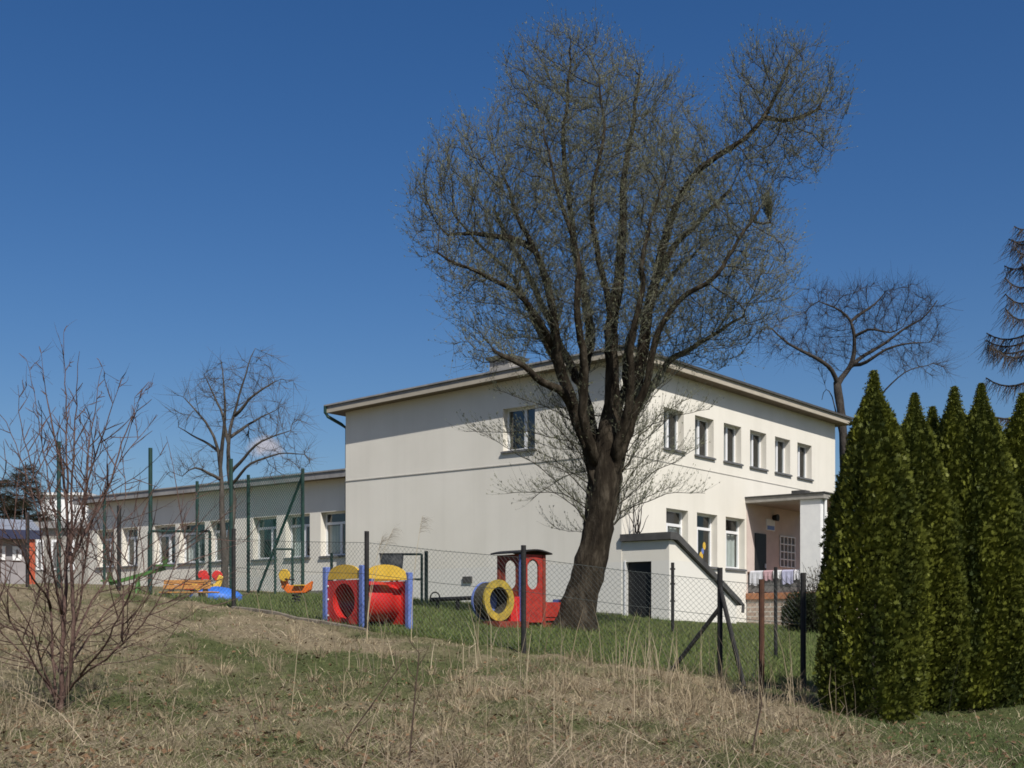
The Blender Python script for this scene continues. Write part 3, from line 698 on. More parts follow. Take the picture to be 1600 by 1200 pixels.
# --- thuja row
def thuja_mesh(seed,H,R,n):
    r=np.random.default_rng(seed)
    t=r.random(n)**.85; z=t*H
    th=r.random(n)*2*np.pi
    prof=np.interp(t,[0,.05,.16,.35,.6,.8,.93,1],[.72,.9,1,.96,.77,.46,.13,.0])
    lump=.74+.5*fbm(th*1.9*3/np.pi+seed*7,z*.9,seed)+.13*np.sin(th*6+seed)*(.4+.6*np.sin(z*.8+1))
    dep=r.random(n)**2.2*.32
    rad=R*prof*lump*(1-dep)+r.normal(0,.02,n)
    C=np.stack([np.cos(th)*rad,np.sin(th)*rad,z],1)
    outw=np.stack([np.cos(th),np.sin(th),np.zeros(n)],1)
    d=outw*(.55+.3*r.random((n,1)))+np.array([0,0,.75])+r.normal(0,.3,(n,3)); d/=np.linalg.norm(d,axis=1)[:,None]
    side=np.cross(d,outw)+r.normal(0,.5,(n,3)); side-=d*(side*d).sum(1)[:,None]; side/=np.linalg.norm(side,axis=1)[:,None]
    L=(.03+.045*r.random(n))*np.clip(prof*3,.35,1)
    Vs=[];Qs=[];Cs=[];k0=0
    base=np.array([.030,.045,.011]); tipc=np.array([.16,.172,.022])
    mixv=np.clip(.3+1.3*(fbm(th*2.5+9,z*1.1,seed+5)-.4)+.25*(r.random(n)-.3),0,1)[:,None]
    colr=(base*(1-mixv)+tipc*mixv)*(.85+.3*r.random((n,1)))
    for f,(ang,sc) in enumerate([(-.9,.7),(-.45,.9),(0,1),(.45,.9),(.9,.7)]):
        dd=d*math.cos(ang)+side*math.sin(ang); pp=np.cross(dd,outw); pp/=np.linalg.norm(pp,axis=1)[:,None]+1e-9
        w=(side*math.cos(ang)-d*math.sin(ang))*(L*.13)[:,None]
        c0=C+d*(L*.12*f*.3)[:,None]
        l=dd*(L*sc)[:,None]
        v=np.stack([c0,c0+l*.55+w,c0+l,c0+l*.55-w],1).reshape(-1,3)
        Vs.append(v); Qs.append(np.arange(n*4).reshape(-1,4)+k0); k0+=n*4; Cs.append(np.repeat(colr,4,0))
    return np.concatenate(Vs),np.concatenate(Qs),np.concatenate(Cs)
M['thuja']=attr_mat('thuja_foliage',.6,.08,.25)
TH=[ # apex px, apex py, D, half width px, label
 (1365,580,15.4,80,'leftmost and nearest dark thuja column, beside the black fence post'),
 (1429,615,17.0,74,'second thuja column, pressed against the nearest one'),
 (1457,636,17.8,70,'short thuja tip tucked just right of the second column'),
 (1491,605,17.4,72,'third tall thuja tip, left of the widest pair at right'),
 (1533,600,17.3,74,'tall pale-tipped thuja column near the right picture edge'),
 (1597,615,17.6,76,'rightmost thuja column, cut off by the picture edge')]
protos=[]
for i,(ax,ay,D,hw,lab) in enumerate(TH):
    p=at(ax,ay,D); z=gz(p[0],p[1])
    H=p[2]-z; R=hw/F*D
    if i<3:
        root=thing('thuja',lab,'thuja',(p[0],p[1],z),0,'thuja hedge row at the right')
        V,q,c=thuja_mesh(100+i,H,R,48000)
        mesh_np('crown',V,[q],M['thuja'],root,col=c)
        core=MB(); core.tube([(0,0,-.1),(0,0,H*.3),(0,0,H*.8)],[.07,.05,.01],7); core.build('trunk',M['bark'],root)
        protos.append((root,H,R))
    else:
        src,h0,r0=protos[i-3]
        copy_thing(src,lab,(p[0],p[1],z),2.1+i,(R/r0,R/r0,H/h0))

# --- conifer with drooping branches at the right edge
def larch(name,label,D,basepx,toppx,reach,mat,twm,seed,nb=60,rr=.28,droop=.35,hang=.5,per=26,cat='tree'):
    r=np.random.default_rng(seed)
    b=at(basepx[0],basepx[1],D); z=gz(b[0],b[1]); top=at(toppx[0],toppx[1],D)
    root=thing(name,label,cat,(b[0],b[1],z)); H=top[2]-z
    tk=MB(); tk.tube([(0,0,-.2),(0,0,H*.5),(0,0,H)],[rr,rr*.6,.03],9); 
    P0=[];DD=[];LL=[]
    for i in range(nb):
        t=.12+.86*(i+r.random()*.6)/nb; a=r.random()*2*np.pi; Ln=reach*(1-t)**.75*(.75+.4*r.random())+.3
        dr=np.array([math.cos(a),math.sin(a)])
        pts=[]
        for k in range(7):
            s=k/6; pts.append((dr[0]*Ln*s,dr[1]*Ln*s,H*t-droop*Ln*math.sin(s*2.2)*.6+.25*Ln*s*s))
        tk.tube(pts,[.06*(1-k/7)*(1-t)+.018 for k in range(7)],5)
        pts=np.array(pts)
        n=int(per*Ln); s=r.random(n)*.9+.1; q=np.stack([np.interp(s,np.linspace(0,1,7),pts[:,j]) for j in range(3)],1)
        sd=np.array([-dr[1],dr[0],0]); dd=sd*r.normal(0,.8,(n,1))+np.array([dr[0],dr[1],0])*.5+np.array([0,0,-hang])+r.normal(0,.25,(n,3))
        P0.append(q); DD.append(dd/np.linalg.norm(dd,axis=1)[:,None]); LL.append(.25+.6*r.random(n))
    tk.build('trunk',mat,root,smooth=True)
    P0=np.concatenate(P0);DD=np.concatenate(DD);LL=np.concatenate(LL)
    V,q,_=twig_mesh(P0,DD,LL,np.full(len(P0),.011),4,-.18,seed,.2)
    mesh_np('twigs',V,[q],twm,root)
    return root
M['larch']=pm('brown_larch_twigs',(.05,.04,.034),(.085,.068,.056),3,.9)
larch('larch_tree','tall bare conifer with drooping brown boughs at right edge',42,(1612,900),(1612,325),3.0,M['bark'],M['larch'],31,nb=70,per=52,hang=.85)

# ------------------------------------------------------------------ main building
Cx,Cy=3.245,38.0
ANG=math.atan2(.791,.612)
bld=thing('school_building','cream two-storey flat-roofed building behind the big willow','building',(Cx,Cy,EYE),ANG)
LU,LV_=15.35,11.49
def ztop(v): return 8.05-.034*v
def wall(mb, kind, U0,U1, Z0, ztopf, ops, dep=.3):
    """kind 'v0': plane y=0 outward -y, along x ; 'u0': plane x=c outward -x, along y"""
    def P(a,z,d):
        return kind(a,z,d)
    us=sorted({U0,U1,*[o[0] for o in ops],*[o[1] for o in ops]}); zs=sorted({Z0,*[o[2] for o in ops],*[o[3] for o in ops]})
    for i in range(len(us)-1):
        a,b=us[i],us[i+1]; m=(a+b)/2
        for j in range(len(zs)):
            z0=zs[j]; last=j==len(zs)-1
            z1=None if last else zs[j+1]
            zm=z0+.01 if last else (z0+z1)/2
            if any(o[0]<m<o[1] and o[2]<zm<o[3] for o in ops): continue
            za,zb=(ztopf(a),ztopf(b)) if last else (z1,z1)
            mb.quad(P(a,z0,0),P(b,z0,0),P(b,zb,0),P(a,za,0))
    for (a,b,z0,z1) in ops:
        mb.quad(P(a,z0,0),P(a,z1,0),P(a,z1,dep),P(a,z0,dep)); mb.quad(P(b,z1,0),P(b,z0,0),P(b,z0,dep),P(b,z1,dep))
        mb.quad(P(a,z1,0),P(b,z1,0),P(b,z1,dep),P(a,z1,dep)); mb.quad(P(b,z0,0),P(a,z0,0),P(a,z0,dep),P(b,z0,dep))
def pbox(mb,P,a0,a1,z0,z1,d0,d1):
    mb.hexa([P(a0,z0,d0),P(a1,z0,d0),P(a1,z0,d1),P(a0,z0,d1),P(a0,z1,d0),P(a1,z1,d0),P(a1,z1,d1),P(a0,z1,d1)])
def window(parent,P,a0,a1,z0,z1,dep=.3,transom=None,mull=(.5,),curtain=None,deco=0,silld=True):
    f=MB(); t=.065; d0,d1=dep-.07,dep-.005
    pbox(f,P,a0,a0+t,z0,z1,d0,d1); pbox(f,P,a1-t,a1,z0,z1,d0,d1)
    pbox(f,P,a0+t,a1-t,z0,z0+t+.02,d0,d1); pbox(f,P,a0+t,a1-t,z1-t,z1,d0,d1)
    zt=z1-t
    if transom:
        zt=z0+(z1-z0)*transom; pbox(f,P,a0+t,a1-t,zt,zt+.09,d0,d1)
    for m in mull:
        c=a0+(a1-a0)*m; pbox(f,P,c-.055,c+.055,z0+t+.02,zt,d0-.004,d1)
    w=f.build('window',M['frame'],parent)
    p=MB(); p.quad(P(a0+t,z0+t,d1-.03),P(a1-t,z0+t,d1-.03),P(a1-t,z1-t,d1-.03),P(a0+t,z1-t,d1-.03)); p.build('pane',M['glass'],w)
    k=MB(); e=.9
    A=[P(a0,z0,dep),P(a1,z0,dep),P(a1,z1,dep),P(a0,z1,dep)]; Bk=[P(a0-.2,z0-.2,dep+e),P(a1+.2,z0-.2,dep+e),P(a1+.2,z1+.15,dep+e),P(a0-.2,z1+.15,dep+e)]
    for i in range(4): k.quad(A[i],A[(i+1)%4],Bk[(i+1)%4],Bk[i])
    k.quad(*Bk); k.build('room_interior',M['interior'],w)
    if silld:
        s=MB(); pbox(s,P,a0-.05,a1+.05,z0-.06,z0-.004,-.07,.02); pbox(s,P,a0+.003,a1-.003,z0-.004,z0+.012,-.05,d0-.003); s.build('sill',M['sill'],w)
    if curtain:
        cm=MB(); n=14
        for (f0,f1) in curtain:
            lo=a0+(a1-a0)*f0; hi=a0+(a1-a0)*f1
            prev=None
            for i in range(n+1):
                a=lo+(hi-lo)*i/n; dd=dep+.10+.025*math.sin(i*2.1)
                cur=(P(a,z0+.05,dd),P(a,(zt if transom else z1)-.02,dd))
                if prev: cm.quad(prev[0],cur[0],cur[1],prev[1])
                prev=cur
        cm.build('curtain',M['curtain'],w)
    return w
PR=lambda a,z,d:(a,d,z)                       # right facade, plane y=0
PLf=lambda a,z,d:(d,a,z)                      # left facade, plane x=0
def uR(px): k=(px-800)/F; return (k-.0854)*Cy/(.612-.791*k)
def uL(px): k=(px-800)/F; return (.0854-k)*Cy/(.791+.612*k)
upR=[(1037,1067),(1086,1115),(1131,1158),(1172,1197),(1211,1233),(1246,1267)]
loR=[(1041,1074),(1089,1120),(1134,1161)]
opsU=[(uR(a),uR(a)+1.24,5.69,6.97) for a,b in upR]; opsL=[(uR(a),uR(a)+1.36,2.09,3.83) for a,b in loR]
ops=[]
# a band of wall per storey keeps the two rows of openings apart
mb=MB()
wall(mb,PR,0,LU,-.6,lambda a:5.24,opsL)
wall(mb,PR,0,LU,5.24,lambda a:8.05,opsU)
opl=(uL(836),uL(786),5.67,7.03)
wall(mb,PLf,0,LV_,-.6,ztop,[opl])
mb.quad((LU,0,-.6),(LU,LV_,-.6),(LU,LV_,ztop(LV_)),(LU,0,8.05)); mb.quad((0,LV_,-.6),(LU,LV_,-.6),(LU,LV_,ztop(LV_)),(0,LV_,ztop(LV_)))
mb.build('wall',M['wall'],bld)
for (a,b,z0,z1) in opsU: window(bld,PR,a,b,z0,z1,.3)
decos=[]
for k,(a,b,z0,z1) in enumerate(opsL):
    w_=window(bld,PR,a,b,z0,z1,.3,transom=.70,mull=(.3,),curtain=[(.02,.98)] if k!=1 else [(.02,.5)])
window(bld,PLf,*opl[:2],*opl[2:],.3,mull=(.42,))
# paper decorations on the middle ground-floor window
for col,pts in (('yellow',[(.55,2.45,.12),(.7,2.8,.1)]),('blue',[(.62,2.62,.08)])):
    dmb=MB(); a,b=opsL[1][:2]
    for f,z,s in pts:
        c=a+(b-a)*f; dmb.prism([(c+s*math.cos(k*.698),z+s*1.3*math.sin(k*.698)) for k in range(9)],.262,.266)
    dmb.build('window_decoration',M[col],bld)
vb=MB(); pbox(vb,PLf,uL(738),uL(724),1.55,1.75,-.05,.02); vb.build('wall_vent',M['felt'],bld)
st=MB()
pbox(st,PR,-.02,LU,5.235,5.255,-.015,.02); pbox(st,PLf,-.02,LV_,5.225,5.255,-.02,.02); st.build('string_course',M['string'],bld)
pl=MB(); pbox(pl,PLf,-.02,LV_,-.6,.62,-.02,.05); pl.hexa([(-.02,-.02,-.6),(LU,-.02,-.6),(LU,.05,-.6),(-.02,.05,-.6),(-.02,-.02,.5),(LU,-.02,.25),(LU,.05,.25),(-.02,.05,.5)])
pl.v=[(x,y,z) if z<0 else (x,y,z+.055*y-.12) for x,y,z in pl.v]
pl.build('plinth',M['plinth'],bld)
# roof: slab with fascia, low hipped sheet roof over it
oh=.45
def tilt(v): return [(x,y,z-.034*y) for x,y,z in v]
rf=MB(); rf.box(-oh,LU+oh,-oh,LV_+oh,8.05,8.075); rf.v=tilt(rf.v); so=rf.build('soffit',M['soffit'],bld)
rf=MB()
for (x0,x1,y0,y1) in ((-oh-.04,LU+oh+.04,-oh-.04,-oh),(-oh-.04,LU+oh+.04,LV_+oh,LV_+oh+.04),(LU+oh,LU+oh+.04,-oh,LV_+oh)): rf.box(x0,x1,y0,y1,8.03,8.255)
rf.box(-oh-.04,-oh,-oh,LV_+oh,8.03,8.17)
rf.v=tilt(rf.v); rf.build('fascia',M['fascia'],bld)
rf=MB(); rf.box(-oh-.02,-oh,-oh,LV_+oh,8.171,8.255); rf.v=tilt(rf.v); rf.build('verge_strip',M['roof'],bld)
rf=MB(); e=oh+.09; h=8.262; rise=.205; rl=5.2
x0,x1,y0,y1=-e,LU+e,-e,LV_+e; rd=(y1-y0)/2; zr=h+rd*rise
v=[(x0,y0,h),(x1,y0,h),(x1,y1,h),(x0,y1,h),(x0+rl,(y0+y1)/2,zr),(x1-rd,(y0+y1)/2,zr)]
v2=[(a,b,c+.05) for a,b,c in v]
rf.add(v2,[(0,1,5,4),(1,2,5),(2,3,4,5),(3,0,4)]); rf.add(v[:4]+v2[:4],[(0,1,5,4),(1,2,6,5),(2,3,7,6),(3,0,4,7),(3,2,1,0)])
rf.v=tilt(rf.v); roof=rf.build('roof',M['roof'],bld)
rf=MB()
rf.box(-e-.01,LU+e+.01,-e-.02,-e-.001,8.25,8.325); rf.build('roof_edging',M['felt'],bld)
ch=MB(); ch.box(3.6,4.5,7.0,7.9,8.6,9.62); o=ch.build('chimney',M['concrete'],roof)
ch=MB(); ch.box(3.5,4.6,6.9,8.0,9.62,9.72); ch.build('chimney_cap',M['felt'],roof)
dp=MB(); zt=ztop(LV_)
dp.tube([(-.5,LV_+.5,zt+.2),(-.5,LV_+.5,zt-.02),(-.42,LV_+.45,zt-.16),(-.1,LV_+.12,zt-.42),(.15,LV_+.09,zt-.55),(.15,LV_+.09,-.3)],.06,8); dp.build('downpipe',M['green_post'],bld)
# ---- porch
ua=uR(1166); ub=ua+4.4; pd=2.74
p=MB(); p.box(ua-.08,ub+.1,-pd-.15,-.005,4.38,4.56); p.build('porch_roof',M['concrete'],bld,.01)
p=MB(); p.box(ua-.12,ub+.12,-pd-.19,-.005,4.562,4.60); p.build('porch_roof_felt',M['felt'],bld)
p=MB(); p.box(ua+.6,ua+1.0,-1.9,-1.4,4.60,4.78); p.build('roof_vent',M['felt'],bld)
p=MB(); p.box(ua,ua+.3,-pd,-2.0,1.28,4.38); p.build('porch_pier',M['white'],bld,.01)
p=MB(); p.box(ub-.3,ub,-pd,-2.3,1.28,4.38); p.build('porch_pier',M['white'],bld,.01)
p=MB(); p.box(ua,ub,-pd,-.025,-.6,1.06); p.build('brick_base',M['brick'],bld)
p=MB(); p.box(ua-.06,ub+.06,-pd-.06,-.006,1.06,1.28); p.build('porch_floor',M['terracotta'],bld,.01)
p=MB(); p.box(ua+.02,ub-.02,-.022,-.003,1.28,4.38); p.build('porch_wall',M['porch_wall'],bld)
dr=MB(); dr.box(uR(1178),uR(1195),-.06,-.023,1.285,3.4); door=dr.build('door',M['dark_door'],bld)
dr=MB(); dr.box(uR(1195)-.12,uR(1195)-.08,-.1,-.06,2.2,2.35); dr.build('handle',M['white'],door)
gr=MB(); a,b=uR(1217),uR(1240)
for k in range(5): gr.box(a+(b-a)*k/4-.02,a+(b-a)*k/4+.02,-.07,-.04,2.3,3.4)
for k in range(5): gr.box(a-.02,b+.02,-.075,-.045,2.3+1.1*k/4-.02,2.3+1.1*k/4+.02)
gr.build('window_lattice',M['frame'],bld)
gr=MB(); gr.box(a,b,-.038,-.0225,2.3,3.4); gr.build('window_pane',M['grey_panel'],bld)
sg=MB(); sg.box(uR(1196),uR(1209),-.05,-.0225,3.55,3.95); s_=sg.build('notice_board',M['white'],bld)
sg=MB(); sg.box(uR(1197),uR(1208),-.056,-.0505,3.58,3.72); sg.build('blue_band',M['blue'],s_)
lm=MB(); lm.tube([(uR(1207),-.03,4.02),(uR(1207),-.22,4.02)],[.09,.13],10); lm.build('wall_lamp',M['dark_door'],bld)
ra=MB(); ra.box(ua+.08,ua+.13,-1.99,-.03,1.32,1.95); ra.build('balustrade_panel',M['grey_panel'],bld)
ra=MB(); ra.box(ua+.05,ua+.16,-1.995,-.025,1.951,2.02); ra.build('handrail',M['rust'],bld)
dp=MB(); dp.tube([(ua+.22,-pd-.07,4.37),(ua+.22,-pd-.07,.4)],.05,8); dp.build('porch_downpipe',M['white'],bld)
# laundry over the handrail
LC=[((.62,.63,.68),'white towel with frayed hem drying leftmost on porch rail'),((.5,.33,.36),'pinkish cloth drying on the porch rail between white towels'),((.7,.7,.72),'short white cloth hanging mid porch rail'),((.45,.46,.62),'pale lilac cloth drying near the porch pier'),((.66,.66,.7),'narrow white cloth at the pier end of porch rail')]
ca,sa=math.cos(ANG),math.sin(ANG)
def b2w(u,v,z): return (Cx+u*ca-v*sa, Cy+u*sa+v*ca, EYE+z)
vv=-.12
for k,(c_,lab) in enumerate(LC):
    wv=[.48,.33,.3,.42,.24][k]; ln=[.46,.30,.26,.44,.3][k]
    n=9; mbv=[]; 
    th=MB(); rows=[(-ln,-.015),(-ln*.5,-.03),(-.02,-.02),(.035,.055),(-.02,.13),(-ln*.55,.135)]
    G=[]
    for i in range(n):
        vx=-(wv*i/(n-1)); wob=.018*math.sin(i*1.9+k)
        G.append([(dx+(wob if j<2 else 0), vx, dz+.03*math.sin(i*1.3+k)*(j==0)) for j,(dz,dx) in enumerate(rows)])
    th.v=[pt for R in G for pt in R]; m_=len(rows)
    th.f=[(i*m_+j,(i+1)*m_+j,(i+1)*m_+j+1,i*m_+j+1) for i in range(n-1) for j in range(m_-1)]
    o=th.build('laundry_cloth',pm('cloth_%d'%k,tuple(x*.85 for x in c_),c_,6,.95),None)
    o.location=b2w(ua+.05-.0,vv,2.02+.0); o.rotation_euler=(0,0,ANG); vv-=wv+.03
    sd=o.modifiers.new('thick','SOLIDIFY'); sd.thickness=.008
    tag(o,lab,'laundry','washing on the porch rail')

# ---- cellar entrance
cel=thing('cellar_entrance','small cellar entrance hut with black doorway and sloping roof','cellar entrance',b2w(.02,0,0),ANG)
W=1.62; vl=4.1
def roofz(u): return 2.66-(u-.25)*(1.78/3.85) if u>.25 else 2.66
def PF(a,z,d): return (d,-a,z)
mb=MB(); dop=(.14,1.02,-.3,2.02)
wall(mb,PF,.005,W,-.6,lambda a:2.62,[dop],.2)
mb.add([(0,-W,-.6),(vl,-W,-.6),(vl,-W,roofz(vl)-.04),(.25,-W,2.62),(0,-W,2.62)],[(0,1,2,3,4)])
mb.quad((vl,-W,-.6),(vl,-.005,-.6),(vl,-.005,roofz(vl)-.04),(vl,-W,roofz(vl)-.04))
mb.build('wall',M['wall'],cel)
d=MB(); pbox(d,PF,.14,1.02,-.3,2.02,.13,.17); o=d.build('door',M['dark_door'],cel)
d=MB(); pbox(d,PF,.92,.96,.85,1.0,.09,.13); d.build('handle',M['rust'],o)
d=MB(); pbox(d,PF,.09,.14,-.25,2.06,-.02,.12); d.build('door_jamb',M['white'],cel)
d=MB(); prof=[(-.12,2.63),(.28,2.63),(vl+.15,roofz(vl+.15)-.03),(vl+.15,roofz(vl+.15)+.13),(.30,2.84),(-.12,2.84)]
d.prism(prof,-W-.12,-.008); d.build('roof_slab',M['felt'],cel)
d=MB(); d.tube([(vl+.15,-W-.1,roofz(vl+.15)+.05),(vl+.28,-W-.1,roofz(vl+.15)-.02),(vl+.24,-W-.1,roofz(vl+.15)-.25)],.05,7); d.build('spout',M['felt'],cel)

# ------------------------------------------------------------------ long low wing
WR=.5
wo=(Cx+WR*.612,Cy+WR*.791)
wing=thing('school_wing','long low single-storey wing with row of shaded windows','building',(wo[0],wo[1],EYE),ANG)
def uW(px): k=(px-800)/F; return (wo[0]-wo[1]*k)/(.791+.612*k)
WE=uW(138)
wn=[(501,541),(446,484),(395,432),(328,366),(280,320),(241,274),(191,215),(152,178)]
opsW=[(uW(b),uW(a),2.68-.008*0,4.28) for a,b in wn]
PW=lambda a,z,d:(d,a,z)
mb=MB(); wall(mb,PW,11.0,WE,-.6,lambda a:5.45,opsW,.32)
mb.quad((0,WE,-.6),(9,WE,-.6),(9,WE,5.45),(0,WE,5.45))
mb.build('wall',M['wall'],wing)
for k,(a,b,z0,z1) in enumerate(opsW):
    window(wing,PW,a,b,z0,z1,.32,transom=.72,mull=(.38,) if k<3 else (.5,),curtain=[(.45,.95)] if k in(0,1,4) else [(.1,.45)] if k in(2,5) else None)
mb=MB(); mb.box(-.03,.05,11,WE+.03,-.6,1.45); mb.build('plinth',M['plinth'],wing)
mb=MB(); mb.box(-.44,9.3,11.51,WE+.4,5.44,5.47); mb.build('soffit',M['soffit'],wing)
mb=MB(); mb.box(-.48,-.44,11.51,WE+.44,5.42,5.64); mb.box(-.44,9.3,WE+.4,WE+.44,5.42,5.64); mb.build('fascia',M['roof'],wing)
mb=MB(); h=5.645
mb.add([(-.52,11.5,h),(-.52,WE+.48,h),(4.4,WE+.48,h+.8),(4.4,11.5,h+.8),(9.5,11.5,h),(9.5,WE+.48,h),(-.52,11.5,h+.05),(-.52,WE+.48,h+.05),(4.4,WE+.48,h+.86),(4.4,11.5,h+.86),(9.5,11.5,h+.05),(9.5,WE+.48,h+.05)],
 [(6,7,8,9),(9,8,11,10),(0,1,7,6),(1,5,11,8,7),(0,6,9,10,4),(0,4,5,1),(4,10,11,5)])
wr=mb.build('roof',M['roof'],wing)
mb=MB(); mb.tube([(2.6,14.3,6.2),(2.6,14.3,7.3)],.06,8); mb.build('vent_pipe',M['white'],wr)

# ------------------------------------------------------------------ near chain-link fence
def strands(mb, A, B, za0, za1, zb0, zb1, pitch, w):
    """diamond mesh between two uprights; A,B are xy; bottoms/tops given"""
    A=np.array(A);B=np.array(B); L=np.linalg.norm(B-A); d=(B-A)/L; H=((za1-za0)+(zb1-zb0))/2
    nrm=np.array([-d[1],d[0]])
    def P(s,h): 
        t=s/L; z0=za0+(zb0-za0)*t; z1=za1+(zb1-za1)*t
        p=A+d*s; return np.array([p[0],p[1],z0+(z1-z0)*h/H])
    step=pitch*math.sqrt(2)
    for sg in (1,-1):
        k=-H if sg>0 else 0
        end=L if sg>0 else L+H
        while k<end:
            pts=[]
            if sg>0: s0,h0=(k,0) if k>=0 else (0,-k); s1,h1=(k+H,H) if k+H<=L else (L,L-k)
            else: s0,h0=(k,0) if k<=L else (L,k-L); s1,h1=(k-H,H) if k-H>=0 else (0,k)
            if abs(s1-s0)>.02:
                p,q=P(s0,h0),P(s1,h1); o=w/2
                up=np.array([0,0,o]); nn=np.array([nrm[0],nrm[1],0])*o; t=np.array([d[0],d[1],0])*o
                a=[p-t*1.2+nn*.5,p+t*1.2+nn*.5,p-nn]; b=[q-t*1.2+nn*.5,q+t*1.2+nn*.5,q-nn]
                mb.add(a+b,[(0,1,4,3),(1,2,5,4),(2,0,3,5)])
            k+=step
near=thing('chain_link_fence','low diamond wire mesh fence on black posts with corner braces','fence',(-2.56,22.6,gz(-2.56,22.6)))
NL=Vector(near.location)
def loc(p): return tuple(Vector(p)-NL)
# posts: (px, D, top py, bottom offset)
NP=[(43,27.2,800),(186,26.0,790),(365,24.8,826),(573,22.6,830),(818,20.9,852),(1125,20.0,887),(1255,18.9,895)]
pos=[]
for px,D,ty in NP:
    t=at(px,ty,D); z=gz(t[0],t[1]); pos.append((t[0],t[1],z,t[2]))
for (x,y,z,zt) in pos:
    p=MB(); r0=.042
    p.tube([loc((x,y,z-.3)),loc((x,y,zt))],r0,8); p.build('post',M['black_post'],near)
ms=MB()
for i in range(len(pos)-1):
    a,b=pos[i],pos[i+1]
    n=max(1,int(round(math.hypot(b[0]-a[0],b[1]-a[1])/1.5)))
    for k in range(n):
        t0,t1=k/n,(k+1)/n
        p0=[a[j]+(b[j]-a[j])*t0 for j in range(4)]; p1=[a[j]+(b[j]-a[j])*t1 for j in range(4)]
        # bottoms follow the ground, tops a straight wire
        g0,g1=gz(p0[0],p0[1])+.06,gz(p1[0],p1[1])+.06
        strands(ms,(p0[0]-NL.x,p0[1]-NL.y),(p1[0]-NL.x,p1[1]-NL.y),g0-NL.z,p0[3]-.2-NL.z,g1-NL.z,p1[3]-.2-NL.z,.062,.0045)
ms.build('wire_mesh',M['wire'],near)
lw=MB()
for i in range(len(pos)-1):
    a,b=pos[i],pos[i+1]
    for hh in (.2,.75):
        m=((a[0]+b[0])/2,(a[1]+b[1])/2,(a[3]+b[3])/2-hh-.02)
        lw.tube([loc((a[0],a[1],a[3]-hh)),loc(m),loc((b[0],b[1],b[3]-hh))],.004,4)
lw.build('tension_wire',M['wire'],near)
c=pos[5]
for tx,D,ty in ((1040,20.4,1062),(1166,19.4,1052)):
    t=at(tx,ty,D); p=MB(); p.tube([loc((c[0],c[1],c[3]-.62 if tx<1100 else c[3]-.3)),loc((t[0],t[1],gz(t[0],t[1])-.1))],.036,8); p.build('brace',M['black_post'],near)
cu=MB()
for i in range(2,3):
    a,b=pos[i],pos[i+1]; n=6
    for k in range(n):
        p0=[a[j]+(b[j]-a[j])*k/n for j in range(2)]; p1=[a[j]+(b[j]-a[j])*((k+1)/n-.006) for j in range(2)]
        cu.bar(loc((p0[0],p0[1]-.06,gz(p0[0],p0[1]-.06)-.035)),loc((p1[0],p1[1]-.06,gz(p1[0],p1[1]-.06)-.035)),.1,.2)
cu.build('kerb',M['old_kerb'],near,.01)
# lone rusty post in front of the corner
t=at(1190,905,18.0); z=gz(t[0],t[1]); rp=MB(); rp.tube([(0,0,-.3),(0,0,t[2]-z)],.04,8)
o=rp.build('iron_post',M['rust']); o.location=(t[0],t[1],z); tag(o,'lone rust-brown iron post between fence corner and thujas','post')
t=at(1212,886,25.0); z=gz(t[0],t[1]); rp=MB(); rp.tube([(0,0,-.3),(0,0,t[2]-z)],.035,8)
o=rp.build('iron_post',M['black_post']); o.location=(t[0],t[1],z); tag(o,'thin dark post on the lawn below the drying laundry','post')
t=at(1051,879,30.0); z=gz(t[0],t[1]); rp=MB(); rp.tube([(0,0,-.3),(0,0,t[2]-z)],.04,8)
for hh in (.15,.5,.9): rp.box(-.06,.06,-.02,.02,t[2]-z-hh-.02,t[2]-z-hh+.02)
o=rp.build('iron_post',M['black_post']); o.location=(t[0],t[1],z); tag(o,'short dark post before the cellar hut corner','post')

# ------------------------------------------------------------------ tall ball-stop fence
tall=thing('ball_stop_fence','tall dark green pole fence with net left of the main building','fence',at(388,930,42))
TL=Vector(tall.location)
TP=[(92,33,690),(235,34,700),(361,36.5,717),(388,42,742),(473,40,732),(308,44,752),(163,48,772)]
tp=[]
for px,D,ty in TP:
    t=at(px,ty,D); z=gz(t[0],t[1]); tp.append((t[0],t[1],z,t[2]))
    p=MB(); p.tube([tuple(Vector((t[0],t[1],z-.3))-TL),tuple(Vector((t[0],t[1],t[2]))-TL)],.055,8); p.build('pole',M['green_post'],tall)
b1=at(402,921,42); p=MB(); a=tp[4]; p.tube([tuple(Vector((a[0],a[1],a[3]-.2))-TL),tuple(Vector((b1[0],b1[1],gz(b1[0],b1[1])))-TL)],.045,8); p.build('brace',M['green_post'],tall)
nm=MB()
for i,j in ((3,4),):
    a,b=tp[i],tp[j]
    strands(nm,(a[0]-TL.x,a[1]-TL.y),(b[0]-TL.x,b[1]-TL.y),a[2]+.1-TL.z,a[3]-.1-TL.z,b[2]+.1-TL.z,b[3]-.1-TL.z,.085,.013)
a,b=tp[5],tp[3]
strands(nm,(a[0]-TL.x,a[1]-TL.y),(b[0]-TL.x,b[1]-TL.y),a[2]+.1-TL.z,a[3]-.1-TL.z,b[2]+.1-TL.z,b[3]-.1-TL.z,.1,.011)
nm.build('net',M['net'],tall)

